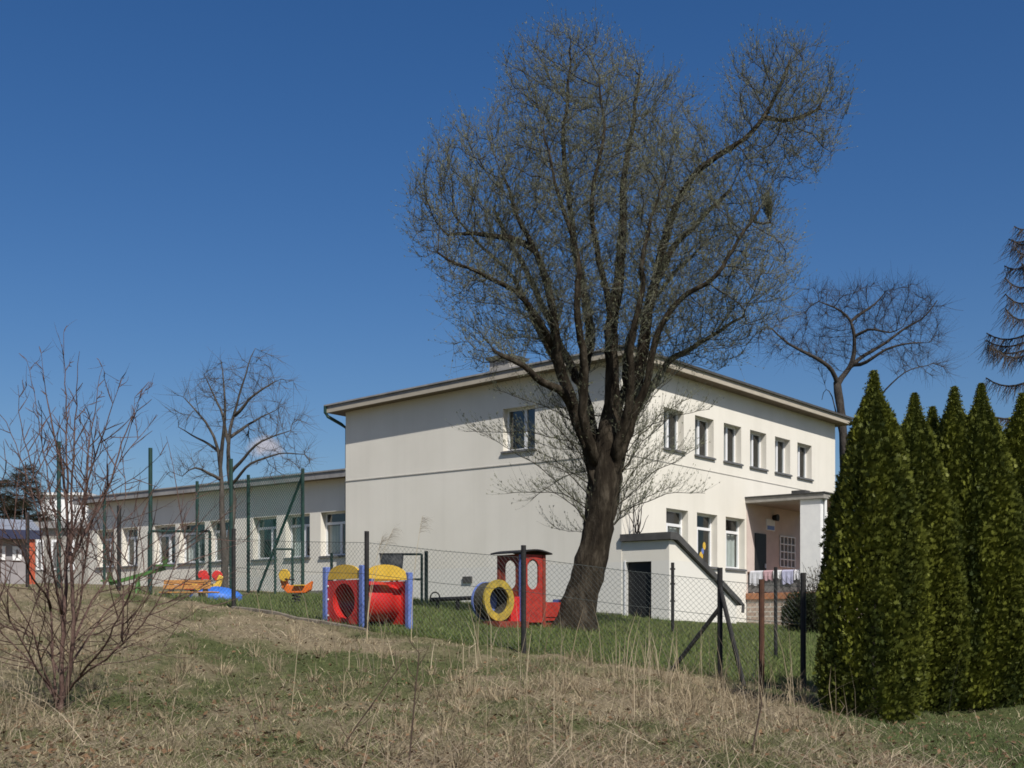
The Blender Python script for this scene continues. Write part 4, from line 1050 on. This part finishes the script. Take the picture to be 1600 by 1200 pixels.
def frame_thing(name,label,cat,D,x0,x1,ytop,ybar,mat,r=.035,grp=None,mid=True):
    a=at(x0,ytop,D); b=at(x1,ytop,D); za,zb=gz(a[0],a[1]),gz(b[0],b[1])
    root=thing(name,label,cat,(a[0],a[1],za),group=grp); o=Vector(root.location)
    for (p,z) in ((a,za),(b,zb)):
        m=MB(); m.tube([tuple(Vector((p[0],p[1],z-.2))-o),tuple(Vector(p)-o)],r,8); m.build('post',mat,root)
    m=MB(); m.tube([tuple(Vector(a)-o),tuple(Vector(b)-o)],r*.85,8); m.build('top_bar',mat,root)
    if ybar:
        c=at(x0,ybar,D); d=at(x1,ybar,D); m=MB(); m.tube([tuple(Vector(c)-o),tuple(Vector(d)-o)],r*.7,8); m.build('middle_bar',mat,root)
    return root
frame_thing('ball_goal','large dark green goal frame before the low wing','goal',41,233,328,830,None,M['green_post'],.05)
frame_thing('frame_gate','small green tube gate beside the diagonal brace','gate',40,430,457,858,None,M['green_post'],.04)
gt=frame_thing('frame_gate','open green tube gate beside the grey bin','gate',34,620,659,866,905,M['green_post'],.035)
t=at(666,861,34.2); z=gz(t[0],t[1]); rp=MB(); rp.tube([(0,0,-.3),(0,0,t[2]-z)],.05,8); o=rp.build('gate_post',M['green_post']); o.location=(t[0],t[1],z); tag(o,'thick green gate post right of the open tube gate','post')
# second low fence line between gate and building
fa,fb=at(666,866,34.2),at(880,884,33.0)
t=at(518,864,33.5); z=gz(t[0],t[1]); rp=MB(); rp.tube([(0,0,-.3),(0,0,t[2]-z)],.04,8); o=rp.build('gate_post',M['green_post']); o.location=(t[0],t[1],z); tag(o,'slim green post just behind the left yellow tunnel roof','post')
# grey bin on the gate
bn=MB(); bn.hexa([(-.26,-.18,0),(.26,-.18,0),(.26,.18,0),(-.26,.18,0),(-.3,-.2,.44),(.3,-.2,.44),(.3,.2,.44),(-.3,.2,.44)])
bt=at(612,893,33.6); o=thing('waste_bin','dark grey sheet-metal bin on a thin stand behind the play tunnel','bin',(bt[0],bt[1],gz(bt[0],bt[1])))
hz=bt[2]-o.location.z
bo=bn.build('bin_body',M['grey_panel'],o,.01); bo.location=(0,0,hz)
s_=MB(); s_.tube([(0,0,-.1),(0,0,hz)],.04,8); s_.build('stand',M['black_post'],o)
s_=MB(); s_.box(-.31,.31,-.21,.21,hz+.441,hz+.47); s_.build('lid',M['felt'],o)

# ------------------------------------------------------------------ play tunnel
K=at(567,983,23.4); zk=gz(K[0],K[1])
tun=thing('play_tunnel','red and yellow play tunnel cube with blue corner posts','play tunnel',(K[0],K[1],zk),math.radians(45))
# local x = tunnel direction (right and back), local y = along the entry panel (left and back)
S1=1.1; HT=1.16
for (x,y) in ((0,0),(0,S1),(S1,0),(S1,S1)):
    p=MB(); p.box(x-.055,x+.055,y-.055,y+.055,-.1,HT-(.1 if x else 0)); p.build('corner_post',M['blue'],tun,.012)
def holed_panel(x,y0,y1,z0,z1,r,t=.03):
    m=MB(); cy,cz=(y0+y1)/2,(z0+z1)/2+.02; n=32; O=[];I=[]
    for k in range(n):
        a=2*math.pi*k/n+math.pi/4; c,s=math.cos(a),math.sin(a); q=1/max(abs(c),abs(s))
        O.append((cy+c*q*(y1-y0)/2,(z0+z1)/2+s*q*(z1-z0)/2)); I.append((cy+c*r,cz+s*r))
    for k in range(n):
        j=(k+1)%n
        for xx in (x-t/2,x+t/2): m.quad((xx,*O[k]),(xx,*O[j]),(xx,*I[j]),(xx,*I[k]))
        m.quad((x-t/2,*I[k]),(x-t/2,*I[j]),(x+t/2,*I[j]),(x+t/2,*I[k])); m.quad((x-t/2,*O[k]),(x-t/2,*O[j]),(x+t/2,*O[j]),(x+t/2,*O[k]))
    return m
for x in (0,S1):
    holed_panel(x,.055,S1-.055,.08,.9,.33).build('panel',M['red'],tun)
tb=MB(); n=32; cy,cz=S1/2,.51
for r_,x0,x1 in ((.345,.016,S1-.016),(.325,.016,S1-.016)):
    prof=[(x0,r_*1.0),(.2,r_*1.0),(.24,r_*1.12),(S1-.24,r_*1.12),(S1-.2,r_),(x1,r_)]
    vs=[(x,cy+q*math.cos(2*math.pi*k/n),cz+q*math.sin(2*math.pi*k/n)) for x,q in prof for k in range(n)]
    tb.add(vs,[(i*n+k,i*n+(k+1)%n,(i+1)*n+(k+1)%n,(i+1)*n+k) for i in range(len(prof)-1) for k in range(n)])
tb.build('tube',M['red'],tun,smooth=True)
def arch(along):
    m=MB(); o=[(.07,.0)]+[(S1/2+(S1/2-.07)*math.cos(math.pi-math.pi*k/16),.27*math.sin(math.pi*k/16)**.7) for k in range(1,16)]+[(S1-.07,.0)]
    if along=='y0': m.prism(o,-.02,.02)
    else:
        m.prism(o,-.02,.02); m.v=[(y,x,z) for x,y,z in m.v]
    m.v=[(x,y,z+.92) for x,y,z in m.v]
    return m
arch('x').build('arch_roof',M['yellow'],tun); arch('y0').build('arch_roof',M['yellow'],tun)
m=arch('x'); m.v=[(x+S1,y,z) for x,y,z in m.v]; m.build('arch_roof',M['yellow'],tun)
for (y,z) in ((.075,.25),(.075,.55),(.075,.8),(S1-.075,.25),(S1-.075,.55),(S1-.075,.8)):
    bs=MB(); bs.tube([(-.015,y,z),(-.03,y,z)],.018,8); bs.build('bolt',M['white'],tun)
b_=MB(); b_.box(-.03,.03,.3,.8,.0,.06); b_.build('foot_plate',M['blue'],tun)

# ------------------------------------------------------------------ play train
T=at(815,975,27.0); zt_=gz(T[0],T[1])
trn=thing('play_train','wooden play locomotive with red cab and yellow ringed tunnel','play train',(T[0],T[1],zt_),math.radians(45))
cw=.66; ch_=1.52
def cab_panel(axis,off,mat):
    m=MB(); n=24; y0,y1=.04,cw-.04; z0,z1=.08,ch_; cy=(y0+y1)/2; hw=.17; zc0,zc1=.78+hw,1.42-hw
    I=[]
    for k in range(n):
        a=2*math.pi*k/n+math.pi/4; c,s=math.cos(a),math.sin(a)
        I.append((cy+hw*c,(zc1 if s>0 else zc0)+hw*s))
    # outline points matching by angle from window centre
    zc=(zc0+zc1)/2; O=[]
    for (iy,iz) in I:
        c,s=iy-cy,iz-zc
        q=min(((y1-y0)/2)/abs(c) if abs(c)>1e-6 else 1e9, ((z1-zc) if s>0 else (zc-z0))/abs(s) if abs(s)>1e-6 else 1e9)
        O.append((cy+c*q,zc+s*q))
    corners=[(y0,z0),(y1,z0),(y1,z1),(y0,z1)]
    for k in range(n):
        j=(k+1)%n
        cs=[]
        if abs(O[k][0]-O[j][0])>1e-4 and abs(O[k][1]-O[j][1])>1e-4:
            cs=[min(corners,key=lambda c:(c[0]-O[k][0])**2+(c[1]-O[k][1])**2+(c[0]-O[j][0])**2+(c[1]-O[j][1])**2)]
        for t in (off-.018,off+.018):
            poly=[O[k],*cs,O[j],I[j],I[k]]
            vs=[(t,a,b) if axis=='x' else (a,t,b) for a,b in poly]
            m.add(vs,[tuple(range(len(vs)))])
        e=[(off-.018,*I[k]),(off-.018,*I[j]),(off+.018,*I[j]),(off+.018,*I[k])]
        if axis=='y': e=[(p[1],p[0],p[2]) for p in e]
        m.quad(*e)
    return m
# local x -> right/back, local y -> left/back; near corner at origin
cab_panel('x',0,None).build('cab_panel',M['brown_red'],trn)  # left-facing side: its shade is painted in with the darker red-brown
cab_panel('y',0,None).build('cab_panel',M['dark_red'],trn)
cab_panel('x',cw,None).build('cab_panel',M['dark_red'],trn)
cab_panel('y',cw,None).build('cab_panel',M['dark_red'],trn)
for (x,y) in ((0,0),(cw,0),(0,cw),(cw,cw)):
    p=MB(); p.box(x-.04,x+.04,y-.04,y+.04,-.1,ch_); p.build('corner_post',M['blue'] if (x,y)==(0,0) else M['brown_red'],trn)
rp=MB(); n=10
prof=[(-.14+(cw+.28)*k/n, ch_+.01+.07*math.sin(math.pi*k/n)) for k in range(n+1)]
rp.prism(prof+[(x,z+.03) for x,z in reversed(prof)],-.14,cw+.14); rp.build('cab_roof',M['black_post'],trn)
# tender
td=MB(); td.box(cw+.06,cw+1.0,.06,cw-.02,.12,.2); td.box(cw+.06,cw+1.0,.04,.075,.2,.52); td.box(cw+.06,cw+1.0,cw-.06,cw-.02,.2,.52); td.box(cw+.96,cw+1.0,.075,cw-.06,.2,.52); td.build('tender',M['dark_red'],trn)
td=MB(); td.box(cw+1.001,cw+1.06,.0,cw,-.1,.6); td.build('tender_post',M['blue'],trn)
td=MB(); td.box(-.9,cw+1.0,.1,cw-.1,-.06,.08); td.build('chassis',M['brown_red'],trn)
# boiler tunnel in front of the cab; axis runs left and away from its yellow ring
def ring(mb,c,ax,r0,r1,t,n=28):
    c=Vector(c); ax=Vector(ax).normalized(); x=ax.cross(Vector((0,0,1))).normalized(); z=Vector((0,0,1))
    P=lambda r,k,o: c+ax*o+(x*math.cos(2*math.pi*k/n)+z*math.sin(2*math.pi*k/n))*r
    for k in range(n):
        j=k+1
        mb.quad(P(r0,k,-t/2),P(r0,j,-t/2),P(r1,j,-t/2),P(r1,k,-t/2)); mb.quad(P(r0,k,t/2),P(r0,j,t/2),P(r1,j,t/2),P(r1,k,t/2))
        mb.quad(P(r0,k,-t/2),P(r0,j,-t/2),P(r0,j,t/2),P(r0,k,t/2)); mb.quad(P(r1,k,-t/2),P(r1,j,-t/2),P(r1,j,t/2),P(r1,k,t/2))
def toloc(p):
    dx,dy=p[0]-T[0],p[1]-T[1]; c_,s_=math.cos(math.radians(45)),math.sin(math.radians(45))
    return (dx*c_+dy*s_, -dx*s_+dy*c_, p[2]-zt_)
Rc=toloc(at(779,938,26.55)); Bc=toloc(np.array([(779-800)/F*26.55-.27,26.82,at(0,939,26.8)[2]]))
ax=(Bc[0]-Rc[0],Bc[1]-Rc[1],0)
m=MB(); ring(m,Rc,ax,.28,.43,.06); m.build('front_ring',M['old_yellow'],trn)
m=MB(); ring(m,Bc,ax,.01,.40,.05); m.build('rear_disc',M['blue'],trn)
m=MB(); ring(m,[(Rc[i]+Bc[i])/2 for i in range(3)],ax,.30,.385,.36); m.build('boiler',M['boiler'],trn,smooth=False)
m=MB(); q=Vector(Rc); m.box(q.x-.28,q.x+.6,q.y-.3,q.y+.3,-.05,.1); m.build('boiler_base',M['brown_red'],trn)
m=MB(); m.box(-.3,-.03,.02,cw-.02,.1,.62); m.build('engine_block',M['red'],trn)
m=MB(); m.tube([(-.17,cw*.5,.62),(-.17,cw*.5,.8)],[.08,.11],10); m.build('funnel',M['yellow'],trn)

# ------------------------------------------------------------------ seesaw, bench, riders, toys
a=at(672,937,31); b=at(746,934,30.5); zs_=gz(*((a+b)/2)[:2])
ss=thing('seesaw','low black seesaw bar with looped handle left of the train','seesaw',((a[0]+b[0])/2,(a[1]+b[1])/2,zs_)); o=Vector(ss.location)
m=MB(); m.tube([tuple(Vector(a)-o),tuple(Vector(b)-o)],.05,8); m.build('beam',M['black_post'],ss)
m=MB(); q=Vector(a)-o; m.tube([(q.x+.12+.11*math.cos(t),q.y,q.z+.06+.12*math.sin(t)) for t in np.linspace(-.2,math.pi+.6,12)],.02,6); m.build('handle',M['black_post'],ss)
m=MB(); m.tube([(q.x+.18,q.y,q.z),(q.x+.18,q.y,-.1)],.04,8); m.tube([(.1,0,-.1),(.1,0,q.z)],.05,8); m.build('support',M['black_post'],ss)

a=at(290,950,29); z=gz(a[0],a[1])
bn=thing('park_bench','orange slatted bench with pale concrete supports on the bank','bench',(a[0],a[1],z),math.radians(-14)); bn.scale=(.95,.9,.75); bn.location.z-=.08
for zz,yy in ((.62,.24),(.77,.27)):
    m=MB(); m.box(-.72,.52,yy,yy+.04,zz-.065,zz+.065); m.build('backrest_slat',M['orange_wood'],bn,.008)
for yy in (-.2,-.06,.08):
    m=MB(); m.box(-.6,.8,yy,yy+.11,.42,.46); m.build('seat_slat',M['orange_wood'],bn,.008)
for x in (-.55,.35):
    m=MB(); m.hexa([(x-.07,-.22,-.15),(x+.07,-.22,-.15),(x+.07,.26,-.15),(x-.07,.26,-.15),(x-.07,-.2,.415),(x+.07,-.2,.415),(x+.07,.23,.415),(x-.07,.23,.415)]); m.hexa([(x-.06,.285,.0),(x+.06,.285,.0),(x+.06,.36,.0),(x-.06,.36,.0),(x-.06,.315,.85),(x+.06,.315,.85),(x+.06,.38,.85),(x-.06,.38,.85)]); m.build('support',M['concrete'],bn,.01)
# blue sandpit cover
a=at(338,937,31.5); z=gz(a[0],a[1]); m=MB()
n=20; rings=[(.62,-.05),(.64,.12),(.55,.2),(.3,.3),(.02,.34)]
m.v=[(r_*math.cos(2*math.pi*k/n)*(1+.04*math.sin(3*k)),r_*.7*math.sin(2*math.pi*k/n),h_+.02*math.sin(k*1.7)) for r_,h_ in rings for k in range(n)]
m.f=[(i*n+k,i*n+(k+1)%n,(i+1)*n+(k+1)%n,(i+1)*n+k) for i in range(len(rings)-1) for k in range(n)]+[tuple(range(4*n,5*n))]
o=m.build('sandpit_cover',M['tarp'],smooth=True); o.location=(a[0],a[1],z); tag(o,'bright blue humped sandpit cover behind the orange bench','sandpit cover')
# spring riders
def rider(label,px,py,D,c1,c2,rz,s=1.0,disc=False):
    a=at(px,py,D); z=gz(a[0],a[1]); r=thing('spring_rider',label,'spring rider',(a[0],a[1],z),rz,'spring riders on the playground')
    m=MB(); m.tube([(.09*math.cos(t),.09*math.sin(t),-.05+.36*s*t/25) for t in np.linspace(0,25,70)],.018,6); m.build('spring',M['black_post'],r)
    h=.3*s
    m=MB(); m.prism([(-.45*s,h+.05),(-.3*s,h-.02),(.25*s,h-.02),(.42*s,h+.1),(.5*s,h+.42*s),(.36*s,h+.5*s),(.24*s,h+.2*s),(-.25*s,h+.16*s),(-.5*s,h+.3*s)],-.05,.05); m.build('body',c1,r,.015)
    m=MB(); m.prism([(.30*s+.17*s*math.cos(t),h+.46*s+.17*s*math.sin(t)) for t in np.linspace(0,2*math.pi,14)[:-1]],-.03+.09,.03+.09); m.build('head',c2,r,.01)
    m=MB(); m.tube([(.2*s,-.2,h+.35*s),(.2*s,.2,h+.35*s)],.02,8); m.build('handle',M['black_post'],r)
    m=MB(); m.box(-.3*s,.02,-.13,.13,h+.165*s,h+.2*s); m.build('seat',c2,r,.01)
    return r
rider('orange and yellow spring rider on grass left of the tunnel',463,943,29.5,M['orange'],M['yellow'],math.radians(160),.85)
rider('red spring rider peeking above the bench back',303,918,33,M['red'],M['red'],math.radians(20),.8)
rider('red and yellow spring rider beside the blue sandpit cover',324,932,32.4,M['yellow'],M['red'],math.radians(10),.8)
# green seesaw far left
a=at(215,912,34); z=gz(a[0],a[1]); r=thing('seesaw','bright green tilted seesaw in front of the wing','seesaw',(a[0],a[1],z))
p0=Vector(at(172,912,34))-Vector(r.location); p1=Vector(at(258,888,34))-Vector(r.location)
m=MB(); m.bar(p0,p1,.12,.09); m.build('beam',M['green'],r)
m=MB(); m.tube([(0,-.15,-.1),(0,0,(p0.z+p1.z)/2)],.05,8); m.tube([(0,.2,-.1),(0,0,(p0.z+p1.z)/2)],.05,8); m.build('stand',M['green'],r)
for p in (p0,p1):
    m=MB(); m.box(p.x-.2,p.x+.2,-.17,.17,p.z+.05,p.z+.09); m.box(p.x-.02,p.x+.02,-.15,.15,p.z+.09,p.z+.3); m.build('seat',M['green'],r)

# dark shrub at the porch
def bush(name,label,D,px,py,w,h,n,c1,c2,seed,stem=True):
    a=at(px,py,D); z=gz(a[0],a[1]); r=np.random.default_rng(seed); root=thing(name,label,'shrub',(a[0],a[1],z))
    ns=26; P0=np.zeros((ns*6,3)); P0[:,:2]=r.normal(0,w*.18,(ns*6,2)); P0[:,2]=-.05
    d=np.stack([r.normal(0,.45,ns*6),r.normal(0,.45,ns*6),np.ones(ns*6)],1); d/=np.linalg.norm(d,axis=1)[:,None]
    V,q,pts=twig_mesh(P0,d,h*(.5+.5*r.random(ns*6)),np.full(ns*6,.012),5,.1,seed)
    mesh_np('stems',V,[q],M['dtwig'],root)
    p=r.normal(0,1,(n,3)); p/=np.linalg.norm(p,axis=1)[:,None]; p*=r.random((n,1))**.45
    lump=.8+.5*fbm(p[:,0]*2.5+9,p[:,2]*2.5+p[:,1]*1.7,seed)
    C=np.stack([p[:,0]*w*lump,p[:,1]*w*.8*lump,h*.42+p[:,2]*h*.42*lump],1)
    dd=p+r.normal(0,.6,(n,3)); dd/=np.linalg.norm(dd,axis=1)[:,None]
    LV2,LQ2=leaf_quads(C,dd,.05+.05*r.random(n),.025+.02*r.random(n),seed+1)
    mesh_np('foliage',LV2,[LQ2],M['leaf'],root,col=np.repeat(pal(c1,c2)(r,n,None,None),4,0))
bush('evergreen_shrub','dark rounded evergreen shrub below the porch pier',36,1262,982,.72,1.35,9000,(.02,.03,.012),(.05,.06,.025),71)
bush('leafless_shrub','thin twiggy shrub with sparse leaves at the porch pier',38.5,1278,980,.5,2.3,900,(.06,.05,.035),(.1,.085,.05),72)

# shrub sprouting on the cellar roof (self-sown twigs)
a=b2w(.35,-.35,2.84); r_=np.random.default_rng(9); root=thing('self_sown_sapling','thin bare sapling sprouting behind the cellar hut roof','sapling',a)
n=10; P0=np.zeros((n,3)); P0[:,:2]=r_.normal(0,.06,(n,2)); d=np.stack([r_.normal(.1,.3,n),r_.normal(-.1,.3,n),np.ones(n)],1); d/=np.linalg.norm(d,axis=1)[:,None]
V,q,_=twig_mesh(P0,d,.6+.9*r_.random(n),np.full(n,.02),6,.1,9,.15); mesh_np('stems',V,[q],M['dtwig'],root)

# plumed reeds in front of the pale wall
def reed(label,px,ytip,pyb,D,lean,seed):
    t=at(px,ytip,D); z=gz(t[0]-lean*.3,D); r=np.random.default_rng(seed); x0=t[0]-lean
    root=thing('plume_reed',label,'reed',(x0,D,gz(x0,D)),group='plumed reeds by the play tunnel'); H=t[2]-root.location.z
    m=MB(); pts=[(lean*(s**2.2),0,H*s) for s in np.linspace(0,1,9)]; m.tube(pts,[.007-.005*s for s in np.linspace(0,1,9)],5); m.build('stem',M['straw'],root)
    n=46; s=.86+.14*r.random(n); P0=np.stack([lean*s**2.2,np.zeros(n),H*s],1)
    d=np.stack([.7*np.sign(lean)+r.normal(0,.3,n),r.normal(0,.25,n),.25+r.normal(0,.3,n)],1); d/=np.linalg.norm(d,axis=1)[:,None]
    V,q,_=twig_mesh(P0,d,.08+.16*r.random(n),np.full(n,.0021),4,-.25,seed); mesh_np('plume',V,[q],M['plume'],root)
M['straw']=pm('pale_straw',(.36,.29,.18),(.5,.42,.28),5,.8); M['plume']=pm('grey_plume',(.22,.19,.15),(.3,.26,.2),5,.9)
reed('arching plumed reed in front of the tunnel top',615,826,985,20.5,.42,1)
reed('taller faint plumed reed against the cream wall',660,806,990,20.8,.18,2)
reed('short plumed reed curving low beside the black post',598,838,985,20.3,.25,3)
# dark weed stalks in the foreground
M['weed']=pm('dark_weed_stem',(.05,.035,.025),(.09,.06,.045),5,.9)
def weed(label,pts,D,seed,rr=.006):
    P=L3(D,pts); x,y,_=P[0]; z=gz(x,y); root=thing('weed_stalk',label,'weed',(x,y,z),group='dark dead weed stalks'); o=np.array([x,y,z])
    P[0]=(x,y,z-.05); m=MB(); m.tube([tuple(np.array(p)-o) for p in P],[rr*(1-.6*k/len(P)) for k in range(len(P))],5)
    r=np.random.default_rng(seed)
    R=resample(P,.1)
    for i in range(2,len(R)):
        if r.random()<.55:
            d=np.array([r.normal(0,1),r.normal(0,.6),.9]); d/=np.linalg.norm(d); q=R[i]-o
            m.tube([tuple(q),tuple(q+d*.08),tuple(q+d*.15+np.array([0,0,.03]))],[.003,.0025,.0015],4)
    m.build('stem',M['weed'],root)
weed('tall dark weed stalk rising at the bottom centre',[(637,1210),(643,1150),(648,1090),(655,1020)],9.3,1,.008)
weed('leaning dark weed stalk left of bottom centre',[(520,1195),(560,1130),(600,1075),(632,1030)],9.6,2)
weed('dark forked weed below the rusty post',[(1172,1195),(1180,1150),(1190,1100),(1188,1085)],10,3,.009)
weed('small dark weed in the straw at bottom left',[(405,1180),(395,1120),(375,1080)],10.5,4,.005)
# fallen reed bundle
# ------------------------------------------------------------------ far background
def far_house(name,label,px0,px1,ytop,D,deep,wmat,rmat,ey,wins,flat=False,rz=0):
    a=at(px0,ytop,D); b=at(px1,ytop,D); z=gz(a[0],D); w_=b[0]-a[0]; root=thing(name,label,'house',((a[0]+b[0])/2,D,z),rz); H=at(0,ey,D)[2]-z; T_=a[2]-z
    m=MB(); m.box(-w_/2,w_/2,0,deep,-1,H); m.build('wall',wmat,root)
    m=MB()
    if flat: m.box(-w_/2-.3,w_/2+.3,-.3,deep+.3,H+.001,T_)
    else: m.add([(-w_/2-.4,-.5,H),(w_/2+.4,-.5,H),(w_/2+.4,deep+.5,H),(-w_/2-.4,deep+.5,H),(-w_/2-.4,deep/2,T_),(w_/2+.4,deep/2,T_),(-w_/2-.4,-.5,H+.15),(w_/2+.4,-.5,H+.15)],[(6,7,5,4),(0,1,7,6),(2,3,4,5),(0,6,4,3),(1,2,5,7),(0,3,2,1)])
    m.build('roof',rmat,root)
    for (fx0,fx1,fz0,fz1) in wins:
        m=MB(); m.box(-w_/2+w_*fx0,-w_/2+w_*fx1,-.06,.02,H*fz0,H*fz1); o=m.build('window',M['frame'],root)
        m=MB(); m.box(-w_/2+w_*fx0+.12,-w_/2+w_*fx1-.12,-.09,-.061,H*fz0+.12,H*fz1-.12); m.build('pane',M['grey_panel'],o)
    return root
wins=[(.08+.155*i,.08+.155*i+.09,.62+.0,.78) for i in range(6)]+[(.08+.155*i,.08+.155*i+.09,.84,.95) for i in range(6)]
far_house('white_block','distant bright white block with small dark windows',63,136,770,110,10,M['white'],M['white'],774,wins,True)
far_house('low_garage','low grey garage standing before the distant white block',48,141,816,62,5,M['concrete'],M['roof'],826,[(.1,.22,.25,.8),(.35,.5,.25,.8),(.62,.74,.25,.8)],True)
h=far_house('grey_house','grey-roofed lilac house with red corner post at far left',-120,44,800,46,7,M['house_wall'],M['wave_roof'],836,[(.72,.80,.45,.75),(.86,.94,.45,.75),(.5,.6,.45,.75)])
hw=(at(44,800,46)[0]-at(-120,800,46)[0])/2; _c=at(44,800,46); h.rotation_euler.z=math.radians(25); h.location.x=_c[0]-hw*math.cos(math.radians(25)); h.location.y=_c[1]-hw*math.sin(math.radians(25))
m=MB(); m.box(hw-.02,hw+.2,-.45,-.2,-.3,at(0,840,46)[2]-h.location.z); m.build('corner_post',pm('orange_red_paint',(.4,.07,.03),(.5,.1,.04),4,.6),h)
m=MB(); m.box(-hw-.42,hw+.42,-.56,-.505,(at(0,836,46)[2]-h.location.z)-.18,(at(0,836,46)[2]-h.location.z)+.14); m.build('fascia',pm('dark_blue_paint',(.02,.025,.06),(.03,.035,.08),4,.6),h)
M['dkconifer']=pm('dark_conifer_needles',(.018,.02,.010),(.04,.036,.018),3,.9)
larch('conifer_tree','dark bushy conifer beyond the far left house',75,(40,900),(42,722),2.2,M['bark'],M['dkconifer'],41,nb=70,rr=.2,droop=.2,hang=.1,per=90)
larch('conifer_tree','dark conifer cut by the left picture edge',75,(-8,900),(-6,735),2.2,M['bark'],M['dkconifer'],42,nb=60,rr=.2,droop=.2,hang=.1,per=80)
for k,(px,ty,lab) in enumerate([(150,790,'distant bare brown tree just right of the white block'),(72,800,'distant bare brown tree before the white block')]):
    bare_tree('bare_tree',lab,80,(px,900),[([(px,900),(px+2,860),(px-1,ty+25)],.15,.05)],[(px,ty+22,26,24,0,1)],300,M['bark'],M['dtwig'],60+k,step=.5,di=4,dk=.6,tip=.02,twper=3,tw=(.4,.9),twr=.02,maxn=900)

# ------------------------------------------------------------------ light, sky, camera
az=math.radians(25); el=math.radians(47)
sdir=Vector((math.sin(az)*math.cos(el),-math.cos(az)*math.cos(el),math.sin(el)))
sun=bpy.data.lights.new('sun','SUN'); sun.energy=5.0; sun.angle=math.radians(.53); sun.color=(1,.95,.87)
so=bpy.data.objects.new('sun',sun); link(so); so.rotation_euler=sdir.to_track_quat('Z','Y').to_euler(); so.location=(0,0,30)
W_=bpy.data.worlds.new('World'); SC.world=W_; W_.use_nodes=True; nt=W_.node_tree
bg=nt.nodes['Background']
sky=nt.nodes.new('ShaderNodeTexSky'); sky.sky_type='NISHITA'; sky.sun_disc=False; sky.sun_elevation=el; sky.sun_rotation=math.atan2(sdir.x,sdir.y)
sky.air_density=1.0; sky.dust_density=1.6; sky.ozone_density=3.0; sky.altitude=300
# one small fair-weather cloud low over the wing
tc=nt.nodes.new('ShaderNodeTexCoord')
cd=Vector(((415-800)/F,1,(HOR-697)/F)).normalized()
dt=nt.nodes.new('ShaderNodeVectorMath'); dt.operation='SUBTRACT'; dt.inputs[1].default_value=cd; nt.links.new(tc.outputs['Generated'],dt.inputs[0])
sc_=nt.nodes.new('ShaderNodeVectorMath'); sc_.operation='MULTIPLY'; sc_.inputs[1].default_value=(1/.017,1/.017,1/.0105); nt.links.new(dt.outputs[0],sc_.inputs[0])
ln=nt.nodes.new('ShaderNodeVectorMath'); ln.operation='LENGTH'; nt.links.new(sc_.outputs[0],ln.inputs[0])
cn=nt.nodes.new('ShaderNodeTexNoise'); cn.inputs['Scale'].default_value=70; cn.inputs['Detail'].default_value=6; nt.links.new(tc.outputs['Generated'],cn.inputs['Vector'])
ma=nt.nodes.new('ShaderNodeMath'); ma.operation='MULTIPLY_ADD'; ma.inputs[1].default_value=1.6; nt.links.new(cn.outputs['Fac'],ma.inputs[0])
mi=nt.nodes.new('ShaderNodeMath'); mi.operation='MULTIPLY'; mi.inputs[1].default_value=-1.0; nt.links.new(ln.outputs['Value'],mi.inputs[0]); nt.links.new(mi.outputs[0],ma.inputs[2])
cr=nt.nodes.new('ShaderNodeMapRange'); cr.inputs['From Min'].default_value=-.1; cr.inputs['From Max'].default_value=.45; cr.inputs['To Max'].default_value=.75; nt.links.new(ma.outputs[0],cr.inputs['Value'])
mxc=nt.nodes.new('ShaderNodeMixRGB'); mxc.inputs[2].default_value=(6.2,5.7,6.0,1); nt.links.new(cr.outputs[0],mxc.inputs[0])
hs=nt.nodes.new('ShaderNodeHueSaturation'); hs.inputs['Saturation'].default_value=1.32; hs.inputs['Hue'].default_value=.508; hs.inputs['Value'].default_value=.95
nt.links.new(sky.outputs[0],hs.inputs['Color']); nt.links.new(hs.outputs[0],mxc.inputs[1]); nt.links.new(mxc.outputs[0],bg.inputs['Color'])
bg.inputs['Strength'].default_value=.09
cam=bpy.data.cameras.new('camera'); co=bpy.data.objects.new('camera',cam); link(co); co.location=(0,0,EYE); co.rotation_euler=(math.radians(90),0,0)
cam.sensor_width=36; cam.lens=F/1600*36; cam.shift_y=(HOR-600)/1600; cam.clip_end=8000
SC.camera=co
SC.view_settings.view_transform='Standard'; SC.view_settings.look='None'; SC.view_settings.exposure=0; SC.view_settings.gamma=1
SC.cycles.filter_width=1.7
SC.cycles.max_bounces=6; SC.cycles.transparent_max_bounces=12
